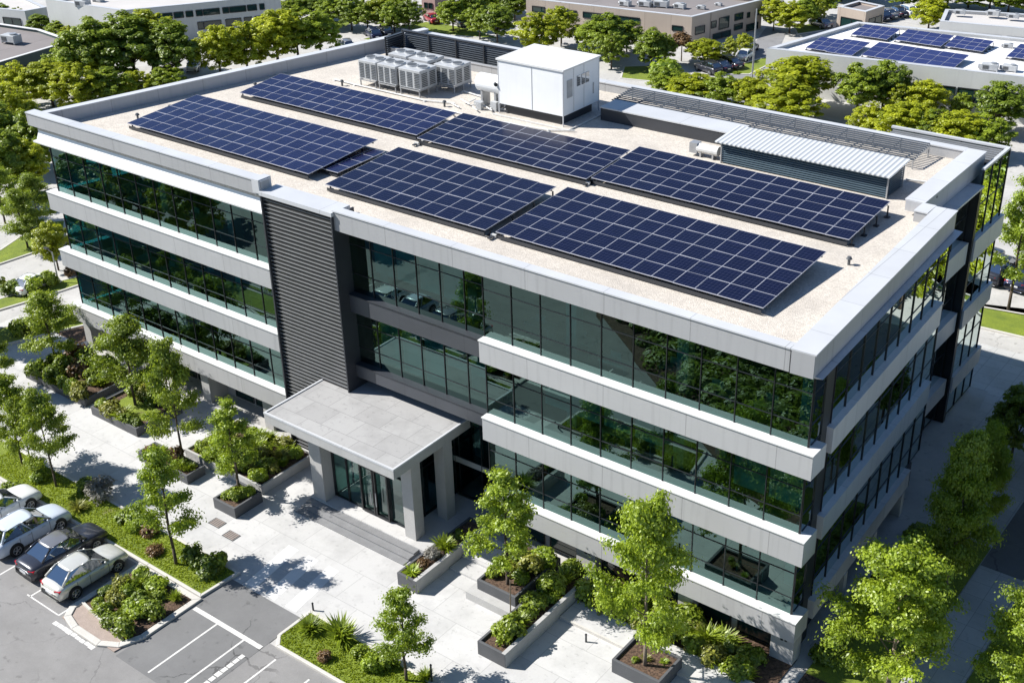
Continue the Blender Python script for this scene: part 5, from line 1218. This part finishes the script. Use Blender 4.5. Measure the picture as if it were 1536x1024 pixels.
bb('pink_building', 'small pink building peeking between trees at the far top', [at2(632, -4, 3), at2(652, -2, 3), at2(672, -8, 3), at2(650, -12, 3)], 3, 'pink', 'paleroof', [(0, [(.2, .45, 1.6, 2.3), (.55, .8, 1.6, 2.3)]), (1, [(.3, .7, 1.4, 2.2)])])
bb('small_beige_building', 'small beige building with a flat roof near the far top right', [at2(1257, 11, 2.6), at2(1299, 19, 2.6), at2(1327, 10, 2.6), at2(1288, 2, 2.6)], 2.6, 'beige', 'greyroof', [(0, [(.15, .9, .3, 1.5)]), (1, [(.2, .9, .3, 1.6)])])
bb('far_white_building', 'far white building with a wide pale roof at the top right', [at2(1410, 33, 3), at2(1570, 47, 3), at2(1570, 24, 3), at2(1418, 15, 3)], 3, 'offwhite', 'paleroof', [(0, [(.1, .3, 1, 2), (.35, .6, 1, 2), (.65, .9, 1, 2)])])

# ------------------------------------------------------------------ poles, bollards, covers
def pole(bx, by, top, label, arm=0., r0=.07):
    g = at(bx, by, 0); h = 1.
    while proj((g[0], g[1], h))[1] > top and h < 25: h += .1
    r = empty('lamp_pole', g, label, 'lamp pole', 'lamp poles')
    MB().tube((0, 0, 0), (0, 0, h), r0, 8, r0*.6).build('pole', M['steel'], r, local=True)
    MB().box(-.15, .15, -.15, .15, 0, .15).build('base', M['kerb'], r, local=True)
    if arm: MB().bar((0, 0, h-.05), (arm, .1, h+.05), .05, .05).box(arm-.35, arm+.1, 0, .22, h, h+.1).build('lamp_head', M['charcoal'], r, local=True)
pole(1127, 136, 14, 'tall thin white pole beside the rear road', 0, .12)
pole(88, 424, 378, 'thin dark lamp pole on the verge left of the building', -.8, .07)
pole(1166, 118, 88, 'thin lamp pole before the white solar-roofed building', 1.0, .05)
pole(843, 104, 66, 'thin lamp pole behind the white plant room', .6, .05)
for px, py, h_, lb in ((648, 1024, 1.1, 'small black bollard at the plaza edge of the corner lawn'), (879, 962, .45, 'short grey marker post at the walkway step'), (470, 915, .45, 'thin stake beside the spiky plants of the corner lawn')):
    p = at(px, py, 0); r = empty('bollard', p, lb, 'bollard'); MB().tube((0, 0, 0), (0, 0, h_), .05, 10, .045).build('post', M['charcoal'], r, local=True); MB().tube((0, 0, h_), (0, 0, h_+.05), .06, 10, .03).build('cap', M['black'], r, local=True)
for px, py, lb in ((326, 784, 'rusty square drain cover on the plaza nearer the sapling box'), (347, 803, 'rusty square drain cover on the plaza nearer the lawn')):
    p = at(px, py, 0); q = MB().box(p[0]-.45, p[0]+.45, p[1]-.3, p[1]+.3, .001, .012)
    for k in range(5): q.box(p[0]-.38, p[0]+.38, p[1]-.24+k*.11, p[1]-.19+k*.11, .013, .02, 1)
    tag(q.build('drain_cover', [M['hvacdark'], M['brick']]), lb, 'drain cover', 'drain covers')
# raised walkway in front of the right wing and the low steps beside the raised planter
sheet('raised_walk', rect(-10.35, 1.2, -3.1, -1.75), .16, M['plaza'])
sheet('planting_bed', rect(-10.35, .2, -1.72, 1.0), .06, M['soil'])
MB().box(-10.35, .3, -1.8, -1.7, 0, .2).build('kerb', M['kerb'])['kind'] = 'structure'
MB().box(-10.35, 1.2, -3.2, -3.1, 0, .165).build('kerb', M['kerb'])['kind'] = 'structure'
sheet('plaza_steps', rect(-17.2, -14.8, -3.4, -2.4), .12, M['plaza']); sheet('plaza_steps', rect(-17.2, -14.8, -2.4, -.3), .24, M['plaza'])
